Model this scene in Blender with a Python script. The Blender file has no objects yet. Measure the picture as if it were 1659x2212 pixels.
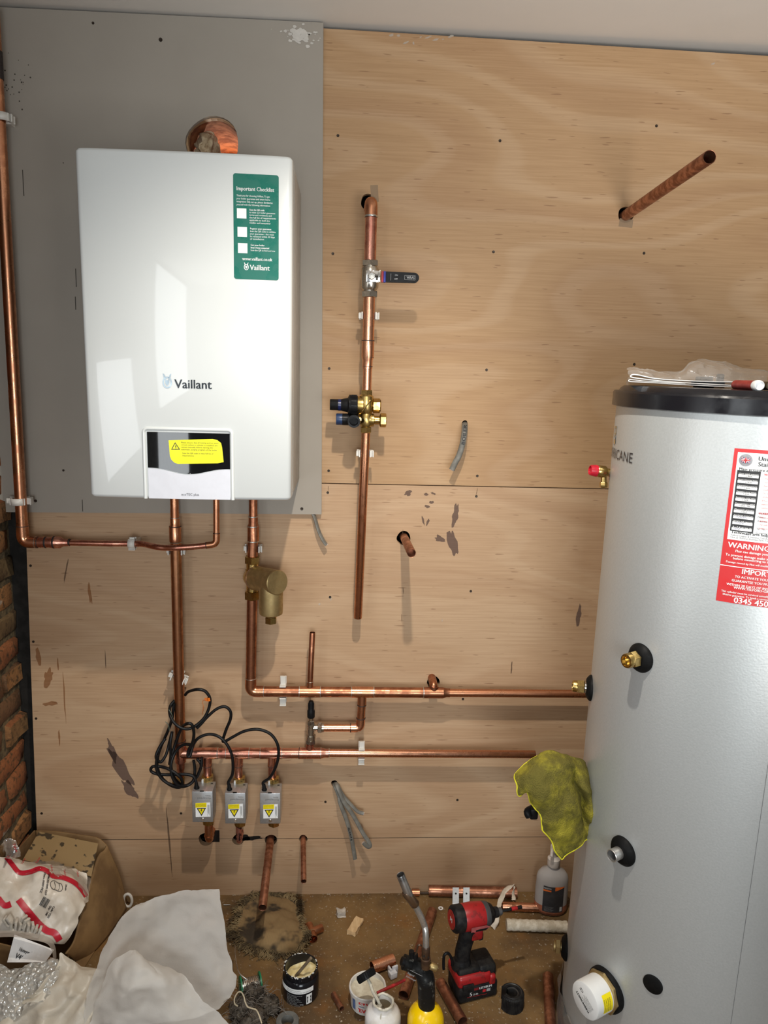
import bpy, bmesh, math, random
from mathutils import Vector, Matrix, Quaternion, noise
random.seed(7)
PI = math.pi
SC = bpy.context.scene
COL = SC.collection
V = Vector

# ------------------------------------------------------------------ camera (solved from the boiler's known size)
IW, IH, FPX = 1659.0, 2212.0, 1600.0
CAM = V((0, -1.9761, 1.543))
PIT, YAW, ROL = -.1865, .0554, .0279
_f = V((math.sin(YAW)*math.cos(PIT), math.cos(YAW)*math.cos(PIT), math.sin(PIT)))
_r0 = V((math.cos(YAW), -math.sin(YAW), 0)); _u0 = _r0.cross(_f)
_r = _r0*math.cos(ROL)+_u0*math.sin(ROL); _u = -_r0*math.sin(ROL)+_u0*math.cos(ROL)
cd = bpy.data.cameras.new('camera'); cam = bpy.data.objects.new('camera', cd); COL.objects.link(cam)
cd.sensor_fit = 'HORIZONTAL'; cd.sensor_width = 36; cd.lens = 36*FPX/IW; cd.clip_start = .02
cm = Matrix((_r, _u, -_f)).transposed().to_4x4(); cm.translation = CAM; cam.matrix_world = cm
SC.camera = cam

def ray(px, py): return _r*((px-IW/2)/FPX) - _u*((py-IH/2)/FPX) + _f
def W(px, py, Y=0.):            # photograph point -> point on the plane y = Y
    q = ray(px, py); return CAM + q*((Y-CAM.y)/q.y)
def F(px, py, z=0.):            # photograph point -> point at height z
    q = ray(px, py); return CAM + q*((z-CAM.z)/q.z)

# ------------------------------------------------------------------ materials
def node(nt, typ, ins=None, **props):
    n = nt.nodes.new(typ)
    for k, v in props.items(): setattr(n, k, v)
    for k, v in (ins or {}).items():
        s = n.inputs[k]
        if isinstance(v, bpy.types.NodeSocket): nt.links.new(v, s)
        else:
            if isinstance(v, tuple) and len(v) == 3 and s.type == 'RGBA': v = (*v, 1)
            s.default_value = v
    return n
def mth(nt, op, a, b=0., c=0., clamp=False):
    n = node(nt, 'ShaderNodeMath', {0: a, 1: b, 2: c}, operation=op); n.use_clamp = clamp; return n.outputs[0]
def sstep(nt, x, a, b):
    return node(nt, 'ShaderNodeMapRange', {'Value': x, 'From Min': a, 'From Max': b}, interpolation_type='SMOOTHSTEP').outputs[0]
def mixc(nt, f, a, b, mode='MIX'):
    n = node(nt, 'ShaderNodeMix', data_type='RGBA', blend_type=mode)
    for s, v in ((n.inputs[0], f), (n.inputs[6], a), (n.inputs[7], b)):
        if isinstance(v, bpy.types.NodeSocket): nt.links.new(v, s)
        else: s.default_value = (*v, 1) if isinstance(v, tuple) and len(v) == 3 else v
    return n.outputs[2]
def coord(nt, scale=(1, 1, 1), loc=(0, 0, 0)):
    tc = node(nt, 'ShaderNodeTexCoord')
    return node(nt, 'ShaderNodeMapping', {'Vector': tc.outputs['Object'], 'Scale': scale, 'Location': loc}).outputs[0]
def noi(nt, vec, scale, detail=3, rough=.5, dist=0.):
    return node(nt, 'ShaderNodeTexNoise', {'Vector': vec, 'Scale': scale, 'Detail': detail, 'Roughness': rough, 'Distortion': dist}).outputs[0]
def mk(name):
    m = bpy.data.materials.new(name); m.use_nodes = True
    return m, m.node_tree, m.node_tree.nodes['Principled BSDF']
def lin(h):
    if isinstance(h, str):
        c = [int(h[i:i+2], 16)/255 for i in (0, 2, 4)]
        return tuple(x/12.92 if x <= .04045 else ((x+.055)/1.055)**2.4 for x in c)
    return tuple(h)
MC = {}
def mat(name, col, rough=.5, metal=0., var=.15, scale=30., bump=0., bscale=80., coat=0., alt=None, stretch=(1, 1, 1), spec=None, trans=0., lo=.4, hi=.62):
    if name in MC: return MC[name]
    m, nt, b = mk(name); col = lin(col)
    alt = lin(alt) if alt else tuple(c*(1-var*2) for c in col)
    v = coord(nt, stretch)
    f = sstep(nt, noi(nt, v, scale, 4, .6), lo, hi)
    nt.links.new(mixc(nt, f, alt, col), b.inputs['Base Color'])
    nt.links.new(mth(nt, 'ADD', mth(nt, 'MULTIPLY', f, -.12), rough+.06), b.inputs['Roughness'])
    b.inputs['Metallic'].default_value = metal
    if coat: b.inputs['Coat Weight'].default_value = coat; b.inputs['Coat Roughness'].default_value = .035
    if spec is not None: b.inputs['Specular IOR Level'].default_value = spec
    if trans: b.inputs['Transmission Weight'].default_value = trans
    if bump:
        bn = node(nt, 'ShaderNodeBump', {'Strength': bump, 'Distance': .004, 'Height': noi(nt, v, bscale, 4, .6)})
        nt.links.new(bn.outputs[0], b.inputs['Normal'])
    MC[name] = m
    return m
def thin(name, col, transp=.7, gloss=.15, rough=.1, trl=.3, bump=.6, bscale=60.):
    m, nt, b = mk(name); nt.nodes.remove(b); col = (*lin(col), 1)
    v = coord(nt)
    bn = node(nt, 'ShaderNodeBump', {'Strength': bump, 'Distance': .004, 'Height': noi(nt, v, bscale, 3, .6)}).outputs[0]
    d = node(nt, 'ShaderNodeBsdfDiffuse', {'Color': col, 'Normal': bn}).outputs[0]
    t = node(nt, 'ShaderNodeBsdfTranslucent', {'Color': col}).outputs[0]
    g = node(nt, 'ShaderNodeBsdfGlossy', {'Color': (1, 1, 1, 1), 'Roughness': rough, 'Normal': bn}).outputs[0]
    tr = node(nt, 'ShaderNodeBsdfTransparent').outputs[0]
    s = node(nt, 'ShaderNodeMixShader', {0: trl, 1: d, 2: t}).outputs[0]
    s = node(nt, 'ShaderNodeMixShader', {0: transp, 1: s, 2: tr}).outputs[0]
    s = node(nt, 'ShaderNodeMixShader', {0: gloss, 1: s, 2: g}).outputs[0]
    nt.links.new(s, nt.nodes['Material Output'].inputs[0]); MC[name] = m
    return m

COP = mat('copper', (.66, .32, .18), .30, 1, scale=45, alt=(.50, .22, .12), lo=.35, hi=.7)
COPB = mat('copper_bright', (.82, .43, .27), .26, 1, scale=60, alt=(.70, .34, .21), lo=.3, hi=.75)
COPD = mat('copper_dull', (.50, .22, .12), .36, 1, scale=40, alt=(.30, .12, .065))
COPP = mat('copper_heated', (.76, .37, .27), .28, 1, scale=40, alt=(.46, .18, .13), lo=.32, hi=.66)
COPF = mat('copper_floor', (.50, .24, .15), .38, .9, scale=50, alt=(.28, .12, .07))
SOLD = mat('solder', (.72, .70, .66), .3, 1, scale=200)
BURN = mat('burnt_flux', (.03, .02, .018), .6, 0, scale=200)
BRASS = mat('brass', (.60, .43, .17), .28, 1, scale=60, alt=(.42, .29, .10))
BRASSM = mat('brass_matt', (.50, .38, .18), .46, .9, scale=70, alt=(.40, .29, .13))
NICK = mat('nickel', (.62, .58, .52), .24, 1, scale=70, alt=(.45, .42, .37))
CHROME = mat('chrome', (.75, .73, .70), .12, 1)
STEEL = mat('steel', (.62, .60, .57), .36, .85, scale=60)
GALV = mat('galvanised_steel', (.62, .63, .63), .4, .85, scale=50, alt=(.50, .51, .52))
BLK = mat('black_plastic', (.010, .010, .011), .40, scale=80, spec=.14)
BLKR = mat('black_rubber', (.006, .006, .006), .6, scale=80, spec=.12)
CABLE = mat('black_cable_sheath', (.006, .006, .0065), .45, spec=.3)
GREY = mat('grey_cable_sheath', '747169', .5, scale=40)
WPL = mat('white_plastic', '#d8d4cc'[1:], .42, scale=30, var=.05)
DARK = mat('dark_hole', (.01, .008, .006), .9)
WHITE = mat('boiler_white', '#d3d7d6'[1:], .32, var=.01, coat=.7, lo=-2, hi=-1)
PRINTW = mat('white_print', (.82, .83, .82), .5, var=.02)
PRINTK = mat('black_print', (.015, .015, .016), .5, var=.02)
PRINTR = mat('red_print', (.62, .03, .035), .5, var=.04)
PAPER = mat('white_paper', (.76, .75, .74), .7, var=.03)
REDP = mat('red_plastic', (.42, .018, .02), .35, scale=60, var=.2)

# ------------------------------------------------------------------ mesh collecting
class M:
    def __init__(s): s.v = []; s.f = []
    def add(s, vs, fs):
        o = len(s.v); s.v += [V(p) for p in vs]; s.f += [[i+o for i in f] for f in fs]; return s
    def tf(s, m): s.v = [m @ p for p in s.v]; return s
    def tube(s, pts, r, n=14, cap=True, closed=False, flat=1.):
        pts = [V(p) for p in pts]; k = len(pts)
        rs = list(r) if isinstance(r, (list, tuple)) else [r]*k
        T = []
        for i in range(k):
            a = pts[(i-1) % k] if (closed or i) else pts[0]; b = pts[(i+1) % k] if (closed or i < k-1) else pts[-1]
            t = (b-a); T.append(t.normalized() if t.length > 1e-9 else V((0, 0, 1)))
        up = V((0, 0, 1)) if abs(T[0].z) < .9 else V((0, 1, 0))
        x = T[0].cross(up).normalized(); vs = []
        for i in range(k):
            x = (x - T[i]*x.dot(T[i])).normalized(); y = T[i].cross(x)
            for j in range(n):
                a = 2*PI*j/n; vs.append(pts[i]+(x*math.cos(a)+y*math.sin(a)*flat)*rs[i])
        fs = []
        for i in range(k if closed else k-1):
            for j in range(n):
                i2 = (i+1) % k; j2 = (j+1) % n; fs.append([i*n+j, i*n+j2, i2*n+j2, i2*n+j])
        if cap and not closed: fs += [list(range(n))[::-1], [(k-1)*n+j for j in range(n)]]
        return s.add(vs, fs)
    def lathe(s, prof, o, ax, n=28, cap=True, ph=0.):
        o = V(o); ax = V(ax).normalized()
        up = V((0, 0, 1)) if abs(ax.z) < .9 else V((0, 1, 0))
        x = ax.cross(up).normalized(); y = ax.cross(x); vs = []; k = len(prof)
        for r, h in prof:
            for j in range(n):
                a = 2*PI*j/n+ph; vs.append(o+ax*h+(x*math.cos(a)+y*math.sin(a))*max(r, 1e-5))
        fs = [[i*n+j, i*n+(j+1) % n, (i+1)*n+(j+1) % n, (i+1)*n+j] for i in range(k-1) for j in range(n)]
        if cap: fs += [list(range(n))[::-1], [(k-1)*n+j for j in range(n)]]
        return s.add(vs, fs)
    def cyl(s, a, b, r, n=20, r2=None):
        a = V(a); b = V(b); return s.lathe([(r, 0), (r if r2 is None else r2, (b-a).length)], a, b-a, n)
    def nut(s, a, b, r):
        a = V(a); b = V(b); L = (b-a).length; c = min(.0015, L*.2)
        s.lathe([(r*.86, 0), (r, c), (r, L-c), (r*.86, L)], a, b-a, 6, ph=PI/6); return s
    def openpipe(s, a, b, r, t=.0012, deep=.09, n=24):
        a = V(a); b = V(b); L = (b-a).length; d = min(deep, L*.9)
        return s.lathe([(r, 0), (r, L-.0008), (r-t*.4, L), (r-t, L-.0004), (r-t, L-d)], a, b-a, n)
    def openboth(s, a, b, r, t=.0013, n=24):
        a = V(a); b = V(b); L = (b-a).length
        s.lathe([(r-t, .0), (r, 0), (r, L), (r-t, L), (r-t, 0)], a, b-a, n, cap=False); return s
    def box(s, c, size, rot=None, bev=0., seg=2):
        bm = bmesh.new(); bmesh.ops.create_cube(bm, size=1)
        bmesh.ops.scale(bm, vec=V(size), verts=bm.verts)
        if bev: bmesh.ops.bevel(bm, geom=bm.edges[:], offset=bev, segments=seg, affect='EDGES', profile=.5)
        R = rot.to_3x3() if rot is not None else Matrix.Identity(3); c = V(c)
        bm.verts.index_update()
        s.add([R @ v.co + c for v in bm.verts], [[v.index for v in f.verts] for f in bm.faces]); bm.free(); return s
    def prism(s, out, fn, h):   # outline in (u,v), fn(u,v,w) -> world, extruded w 0..h
        k = len(out); vs = [fn(u, v, 0) for u, v in out]+[fn(u, v, h) for u, v in out]
        fs = [list(range(k))[::-1], list(range(k, 2*k))]+[[i, (i+1) % k, k+(i+1) % k, k+i] for i in range(k)]
        return s.add(vs, fs)
    def grid(s, P):
        a, b = len(P), len(P[0])
        return s.add([p for row in P for p in row], [[i*b+j, i*b+j+1, (i+1)*b+j+1, (i+1)*b+j] for i in range(a-1) for j in range(b-1)])

def cr(pts, k=8, closed=False):      # smooth curve through points
    pts = [V(p) for p in pts]; n = len(pts); out = []
    for i in range(n if closed else n-1):
        if closed: p = [pts[(i+d) % n] for d in (-1, 0, 1, 2)]
        else: p = [pts[max(0, i-1)], pts[i], pts[i+1], pts[min(n-1, i+2)]]
        for j in range(k):
            t = j/k; out.append(.5*((2*p[1])+(p[2]-p[0])*t+(2*p[0]-5*p[1]+4*p[2]-p[3])*t*t+(3*p[1]-p[0]-3*p[2]+p[3])*t**3))
    if not closed: out.append(pts[-1])
    return out
def fillet(pts, R, seg=8):           # polyline with rounded corners
    pts = [V(p) for p in pts]; out = [pts[0]]
    for i in range(1, len(pts)-1):
        a = (pts[i-1]-pts[i]); b = (pts[i+1]-pts[i]); ang = a.angle(b)
        r = R[i-1] if isinstance(R, (list, tuple)) else R
        d = min(r/math.tan(ang/2), a.length*.49, b.length*.49); a.normalize(); b.normalize()
        p0 = pts[i]+a*d; p1 = pts[i]+b*d
        for j in range(seg+1):
            t = j/seg; out.append(p0*(1-t)**2+pts[i]*2*t*(1-t)+p1*t*t)
    out.append(pts[-1]); return out
def net(rows, ku=8, kv=8):           # smooth surface through a grid of points
    rows = [cr(r, kv) for r in rows]
    cols = [cr([rows[i][j] for i in range(len(rows))], ku) for j in range(len(rows[0]))]
    return [[cols[j][i] for j in range(len(cols))] for i in range(len(cols[0]))]
def crumple(P, amp, freq, seed=0., mid=None):
    out = []
    for row in P:
        out.append([p+noise.noise_vector(p*freq+V((seed, seed*1.7, 3.1)))*amp+noise.noise_vector(p*freq*2.7+V((seed, 9, seed)))*amp*.4 for p in row])
    return out

# ------------------------------------------------------------------ objects
RM = {}
def link(o, parent=None):
    COL.objects.link(o)
    if parent is not None: o.parent = parent
    return o
def tag(o, label=None, cat=None, group=None, kind=None):
    for k, v in (('label', label), ('category', cat), ('group', group), ('kind', kind)):
        if v: o[k] = v
    return o
def thing(name, label, cat, loc=(0, 0, 0), rot=None, group=None):
    o = bpy.data.objects.new(name, None); o.empty_display_size = .03; link(o)
    m = Matrix.Translation(V(loc)) @ (rot.to_4x4() if rot is not None else Matrix.Identity(4))
    o.matrix_world = m; o.location = m.to_translation(); RM[o] = m
    return tag(o, label, cat, group)
def mesh(name, mm, material, parent=None, angle=38, label=None, kind=None, smooth=True, solid=0.):
    if parent is not None: m = RM[parent]
    else:
        lo = V([min(p[i] for p in mm.v) for i in range(3)]); hi = V([max(p[i] for p in mm.v) for i in range(3)])
        m = Matrix.Translation(V(((lo.x+hi.x)/2, (lo.y+hi.y)/2, lo.z)))
    inv = m.inverted()
    me = bpy.data.meshes.new(name); me.from_pydata([inv @ p for p in mm.v], [], mm.f)
    bm = bmesh.new(); bm.from_mesh(me); bmesh.ops.recalc_face_normals(bm, faces=bm.faces); bm.to_mesh(me); bm.free()
    if smooth: me.shade_smooth(); me.set_sharp_from_angle(angle=math.radians(angle))
    me.materials.append(material)
    o = bpy.data.objects.new(name, me); link(o, parent)
    if parent is None: o.location = m.to_translation()
    if solid:
        md = o.modifiers.new('thickness', 'SOLIDIFY'); md.thickness = solid; md.offset = 0
    RM[o] = m
    return tag(o, label, None, None, kind)
def solo(name, mm, material, label, cat, group=None, **k):
    return tag(mesh(name, mm, material, **k), label, cat, group)
def copy_tree(o, shift, label=None):
    m = Matrix.Translation(shift) @ RM[o]
    c = o.copy(); COL.objects.link(c); c.location = o.location+shift; RM[c] = m
    if label: c['label'] = label
    def kids(src, dst):
        for ch in list(src.children):
            d = ch.copy(); COL.objects.link(d); d.parent = dst; RM[d] = m; kids(ch, d)
    kids(o, c); return c

FT = {}
def glyphs(s, sp=1.):
    if (s, sp) not in FT:
        cu = bpy.data.curves.new('lettering', 'FONT'); cu.body = s; cu.size = 1; cu.resolution_u = 2; cu.space_character = sp
        ob = bpy.data.objects.new('lettering', cu); me = bpy.data.meshes.new_from_object(ob)
        vs = [(v.co.x, v.co.y) for v in me.vertices]; fs = [list(p.vertices) for p in me.polygons]
        FT[(s, sp)] = (vs, fs, max([v[0] for v in vs] or [0])); bpy.data.objects.remove(ob); bpy.data.curves.remove(cu); bpy.data.meshes.remove(me)
    return FT[(s, sp)]
def text(mm, fn, s, size, u, v, al='L', width=None, bold=0., sp=1.):   # size = cap height
    for dx in ((0, bold) if bold else (0,)):
        vs, fs, w = glyphs(s, sp); k = size/.7; kx = k
        if width: kx = width/max(w, 1e-6)
        o = {'L': 0, 'C': -w*kx/2, 'R': -w*kx}[al]
        mm.add([fn(u+o+x*kx+dx, v+y*k) for x, y in vs], fs)
    return mm
def plane(o, ux, uy):       # mapping from (u,v[,w]) to a flat facet
    o = V(o); ux = V(ux).normalized(); uy = V(uy); uy = (uy-ux*uy.dot(ux)).normalized(); n = ux.cross(uy)
    return lambda u, v, w=0.: o+ux*u+uy*v+n*w
def rrect(u0, v0, u1, v1, r, k=5):
    out = []
    for cx, cy, a0 in ((u1-r, v0+r, -PI/2), (u1-r, v1-r, 0), (u0+r, v1-r, PI/2), (u0+r, v0+r, PI)):
        for j in range(k+1):
            a = a0+PI/2*j/k; out.append((cx+r*math.cos(a), cy+r*math.sin(a)))
    return out
def fsheet(out, fn, h=.0004): return M().prism(out, fn, h)

# ------------------------------------------------------------------ room shell
XL, XR, YF, ZC, YB = -.905, 1.5, -3.9, 2.365, .42
HOLES = [  # pixel centre, radius in metres
    (797, 437, .0205), (1352, 464, .0205), (872, 1162, .0190), (936, 1473, .0185), (445, 1813, .0215), (514, 1814, .0165),
    (585, 1815, .0180), (655, 1812, .0125), (722, 1692, .0095), (1004, 914, .0075)]
def ply_material():
    m, nt, b = mk('plywood')
    o = node(nt, 'ShaderNodeTexCoord').outputs['Object']
    z = node(nt, 'ShaderNodeSeparateXYZ', {0: o}).outputs[2]
    big = noi(nt, coord(nt, (.62, 1, 1.9), (3.1, 0, 1.3)), 1.5, 1, .45)
    low = mth(nt, 'LESS_THAN', z, 1.245)
    fib = noi(nt, coord(nt, (2.0, 1, 88)), 2.6, 3, .65)
    g = mth(nt, 'ADD', mth(nt, 'ADD', mth(nt, 'MULTIPLY', z, 30.), mth(nt, 'MULTIPLY', big, 62.)), mth(nt, 'MULTIPLY', low, 17.3))
    g = mth(nt, 'ADD', g, mth(nt, 'MULTIPLY', fib, 1.5))
    band = sstep(nt, mth(nt, 'SINE', g), .1, 1.)
    dark = sstep(nt, mth(nt, 'SINE', mth(nt, 'MULTIPLY', g, .43)), .2, 1.)
    f2 = sstep(nt, fib, .36, .66)
    fleck = sstep(nt, noi(nt, coord(nt, (8.5, 1, 74), (1, 0, 5)), 2.7, 0, .4), .745, .80)
    upper = mixc(nt, big, (.40, .245, .125), (.475, .305, .165))
    lower = mixc(nt, big, (.44, .285, .165), (.52, .35, .215))
    c = mixc(nt, low, upper, lower)
    c = mixc(nt, mth(nt, 'MULTIPLY', band, .22), c, (.60, .44, .29))
    c = mixc(nt, mth(nt, 'MULTIPLY', dark, .24), c, (.34, .19, .10))
    c = mixc(nt, mth(nt, 'MULTIPLY', f2, .36), c, mixc(nt, 1., c, (.68, .60, .52), 'MULTIPLY'))
    c = mixc(nt, mth(nt, 'MULTIPLY', fleck, .55), c, (.20, .10, .05))
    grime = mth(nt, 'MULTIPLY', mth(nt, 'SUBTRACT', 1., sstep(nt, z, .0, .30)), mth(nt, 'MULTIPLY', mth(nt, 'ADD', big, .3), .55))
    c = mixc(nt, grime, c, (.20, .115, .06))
    nt.links.new(c, b.inputs['Base Color']); b.inputs['Roughness'].default_value = .58; b.inputs['Specular IOR Level'].default_value = .3
    return m
def stain_material(name, col, op):
    m, nt, b = mk(name); b.inputs['Base Color'].default_value = (*col, 1); b.inputs['Roughness'].default_value = .7; b.inputs['Specular IOR Level'].default_value = .1
    b.inputs['Alpha'].default_value = op; return m
def holed(outline, holes, thick):      # flat board with round holes, in x (across) and z (up), front face at y = -thick .. 0
    cu = bpy.data.curves.new('board', 'CURVE'); cu.dimensions = '2D'; cu.fill_mode = 'BOTH'; cu.extrude = thick/2
    def sp(pts):
        s = cu.splines.new('POLY'); s.points.add(len(pts)-1); s.use_cyclic_u = True
        for p, q in zip(s.points, pts): p.co = (q[0], q[1], 0, 1)
    sp(outline)
    for hx, hz, hr in holes:
        ph = random.random(); k = 26
        sp([(hx+hr*(1+.05*math.sin(3*2*PI*i/k+ph*7))*math.cos(2*PI*i/k), hz+hr*(1+.05*math.sin(2*2*PI*i/k+ph*9))*math.sin(2*PI*i/k)) for i in range(k)])
    ob = bpy.data.objects.new('board', cu); me = bpy.data.meshes.new_from_object(ob)
    mm = M().add([(v.co.x, v.co.z, v.co.y) for v in me.vertices], [list(p.vertices) for p in me.polygons])
    bpy.data.objects.remove(ob); bpy.data.curves.remove(cu); bpy.data.meshes.remove(me); return mm

hl = [(W(a, b).x, W(a, b).z, r) for a, b, r in HOLES]
FLUE = W(461, 313, -.0065); FR = .064
boards = M()
T = .018
for (z0, z1, x0, x1) in ((1.2462, None, -.86, XR), (.0, 1.2438, None, XR)):
    xl = lambda z: -.8735+.026*z if x0 is None else x0
    top = [(XR, 2.340), (-.065, 2.353), (xl(2.3), 2.353)] if z1 is None else [(XR, z1), (xl(z1), z1)]
    hs = [h for h in hl if z0 < h[1] < (z1 or 9)]
    if z1 is None: hs.append((FLUE.x, FLUE.z, FR))
    b = holed([(xl(z0), z0), (XR, z0)]+top, hs, T); b.tf(Matrix.Translation((0, T/2, 0))); boards.add(b.v, b.f)
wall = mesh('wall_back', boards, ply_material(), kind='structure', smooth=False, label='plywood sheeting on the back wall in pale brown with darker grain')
# the object's coordinates must equal the world's for the grain and stains
for v in wall.data.vertices: v.co += wall.location
wall.location = (0, 0, 0); RM[wall] = Matrix.Identity(4)
sm = mat('screw_head', (.05, .035, .025), .5, .6)
for px, py in [(730, 293), (1080, 304), (1418, 272), (719, 548), (1066, 544), (1391, 547), (711, 796), (1051, 799), (1370, 787), (710, 1017), (1031, 1028),
               (708, 1064), (1029, 1072), (713, 1290), (1017, 1277), (66, 1222), (72, 1386), (78, 1552), (90, 1757), (391, 1757), (703, 1732), (1000, 1510), (988, 1728)]:
    p = W(px, py); s = M().lathe([(.0036, 0), (.0036, .0008), (.0012, .0004)], p, (0, -1, 0), 10)
    mesh('screw_head', s, sm, wall)

STAINS = [
    (stain_material('damp_stain', (.13, .085, .075), .62), [(262, 1660, .015, .070, 28), (280, 1703, .014, .034, 32), (242, 1622, .008, .04, 16), (882, 1064, .010, .007, 20), (984, 1112, .009, .030, -8), (978, 1172, .012, .040, 14), (950, 1164, .016, .008, -25),
      (920, 1068, .006, .004, 0), (936, 1066, .007, .003, -20), (932, 1085, .006, .004, 0), (923, 1094, .007, .004, 0), (914, 1124, .003, .012, 15), (924, 1128, .003, .010, -25), (1250, 1330, .006, .03, -5)]),
    (stain_material('rust_stain', (.30, .11, .03), .5), [(104, 1465, .011, .026, -18), (110, 1520, .018, .007, 8), (84, 1418, .006, .024, 8), (139, 1500, .0022, .075, 0), (194, 1282, .004, .030, 5), (128, 1590, .003, .022, 0), (125, 1432, .002, .018, 0)]),
    (stain_material('scuff_mark', (.10, .06, .04), .55), [(143, 1232, .0022, .030, -12), (228, 1428, .0012, .028, 0), (366, 1820, .0025, .095, 3), (1105, 1440, .002, .02, 0), (709, 1055, .0008, .009, 0), (1030, 1062, .0008, .009, -8), (871, 1275, .0009, .010, 5), (868, 1335, .0009, .012, 3), (870, 1152, .0008, .012, 0)]),
    (stain_material('soot_mark', (.012, .010, .009), .9), [(541, 1811, .032, .0065, 8), (530, 1809, .016, .009, 0)]),
    (stain_material('plaster_smear', (.62, .56, .48), .5), [(845 + 16*i, 84 + random.uniform(-9, 9), random.uniform(.002, .010), random.uniform(.001, .004), 20) for i in range(9)] + [(1540, 138, .006, .002, 20), (715, 1294, .002, .004, 0), (955, 1340, .001, .004, 0), (690, 1305, .003, .003, 0)]),
]
for smat, lst in STAINS:
    for px, py, rx, rz, an in lst:
        p = W(px, py); a = math.radians(an); k = 26; sd = px*.37
        out = []
        for i in range(k):
            t = 2*PI*i/k; r = 1+.55*noise.noise(V((math.cos(t)*1.6+sd, math.sin(t)*1.6, rx*90)))+.2*noise.noise(V((math.cos(t)*5, math.sin(t)*5+sd, 2)))
            u, v = rx*r*math.cos(t), rz*r*math.sin(t); out.append((p.x+u*math.cos(a)-v*math.sin(a), -.0005, p.z+u*math.sin(a)+v*math.cos(a)))
        mesh('stain', M().add(out, [list(range(k))]), smat, wall, smooth=False, label=smat.name.replace('_', ' ')+' on the plywood')
a = W(160, 1815); b_ = W(1260, 1812); seam = []
for x in (-.869, XR): seam += [(x, -.0004, .1858+.0006), (x, -.0004, .1858-.0006)]
mesh('seam', M().add(seam, [[0, 1, 3, 2]]), DARK, wall, smooth=False)

cutm = stain_material('cut_plug', (.36, .26, .17), .6)
for px, py, w_, h_, an in ((809, 418, .0095, .020, 5), (1352, 482, .018, .010, -4), (466, 1806, .011, .019, 0)):
    p = W(px, py); a = math.radians(an); out = [(p.x+u*math.cos(a)-v*math.sin(a), -.0003, p.z+u*math.sin(a)+v*math.cos(a)) for u, v in ((-w_, -h_), (w_, -h_), (w_, h_), (-w_, h_))]
    mesh('cut_mark', M().add(out, [[0, 1, 2, 3]]), cutm if px != 466 else STAINS[3][0], wall, smooth=False)

pm = mat('bare_plaster', '8f8a82', .85, scale=6, var=.05)
def quad(name, pts, m, **k): return mesh(name, M().add(pts, [[0, 1, 2, 3]]), m, kind='structure', smooth=False, **k)
def at_origin(o):
    for v in o.data.vertices: v.co += o.location
    o.location = (0, 0, 0); RM[o] = Matrix.Identity(4); return o
cm_, nt, b = mk('ceiling_plaster'); v = coord(nt)
nt.links.new(mixc(nt, noi(nt, v, 4., 4, .6), (.74, .70, .64), (.82, .78, .73)), b.inputs['Base Color']); b.inputs['Roughness'].default_value = .9
c = M(); c.add([(XL, YB, ZC), (XR, YB, ZC), (XR, YF, ZC), (XL, YF, ZC)], [[0, 1, 2, 3]]); at_origin(mesh('ceiling', c, cm_, kind='structure', smooth=False))

def floor_material():
    m, nt, b = mk('dirty_floor'); v = coord(nt)
    n1 = sstep(nt, noi(nt, v, 3.2, 5, .62), .35, .66); n2 = sstep(nt, noi(nt, coord(nt, (1, 1, 1), (4, 2, 0)), 7., 4, .65), .5, .72)
    n3 = sstep(nt, noi(nt, v, 110., 3, .6), .60, .70); n4 = sstep(nt, noi(nt, coord(nt, (1, 1, 1), (9, 2, 1)), 38., 4, .7), .58, .72)
    c = mixc(nt, n1, (.072, .038, .012), (.190, .108, .036))
    c = mixc(nt, mth(nt, 'MULTIPLY', n2, .5), c, (.20, .075, .008))
    c = mixc(nt, mth(nt, 'MULTIPLY', n4, .4), c, (.055, .035, .022))
    c = mixc(nt, mth(nt, 'MULTIPLY', n3, .45), c, (.42, .36, .27))
    nt.links.new(c, b.inputs['Base Color']); b.inputs['Roughness'].default_value = .72
    bn = node(nt, 'ShaderNodeBump', {'Strength': .35, 'Distance': .003, 'Height': noi(nt, v, 60., 5, .65)}); nt.links.new(bn.outputs[0], b.inputs['Normal'])
    return m
at_origin(mesh('floor', M().add([(XL, YB, 0), (XR, YB, 0), (XR, YF, 0), (XL, YF, 0)], [[0, 1, 2, 3]]), floor_material(), kind='structure', smooth=False))

# brick side wall, in relief
def brick_material():
    m, nt, b = mk('old_brick'); v = coord(nt)
    g = node(nt, 'ShaderNodeNewGeometry').outputs['Random Per Island']
    rp = node(nt, 'ShaderNodeValToRGB', {0: g}); e = rp.color_ramp.elements
    e[0].color = (.20, .060, .018, 1); e[1].color = (.20, .115, .05, 1); e[1].position = 1
    for pos, col in ((.25, (.30, .105, .035)), (.45, (.11, .055, .026)), (.62, (.33, .15, .05)), (.8, (.13, .085, .035))):
        q = e.new(pos); q.color = (*col, 1)
    c = mixc(nt, sstep(nt, noi(nt, v, 55., 5, .7), .48, .66), rp.outputs[0], (.07, .04, .015))
    c = mixc(nt, sstep(nt, noi(nt, coord(nt, (1, 1, 1), (3, 1, 8)), 9., 4, .6), .60, .66), c, (.42, .36, .29))
    nt.links.new(c, b.inputs['Base Color']); b.inputs['Roughness'].default_value = .9
    bn = node(nt, 'ShaderNodeBump', {'Strength': .8, 'Distance': .006, 'Height': noi(nt, v, 70., 5, .7)}); nt.links.new(bn.outputs[0], b.inputs['Normal'])
    return m
BRICK = brick_material()
MORT = mat('mortar', (.15, .11, .055), .95, scale=40, var=.3, bump=.8, bscale=90)
bw = M(); z = -.02; rowi = 0
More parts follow.
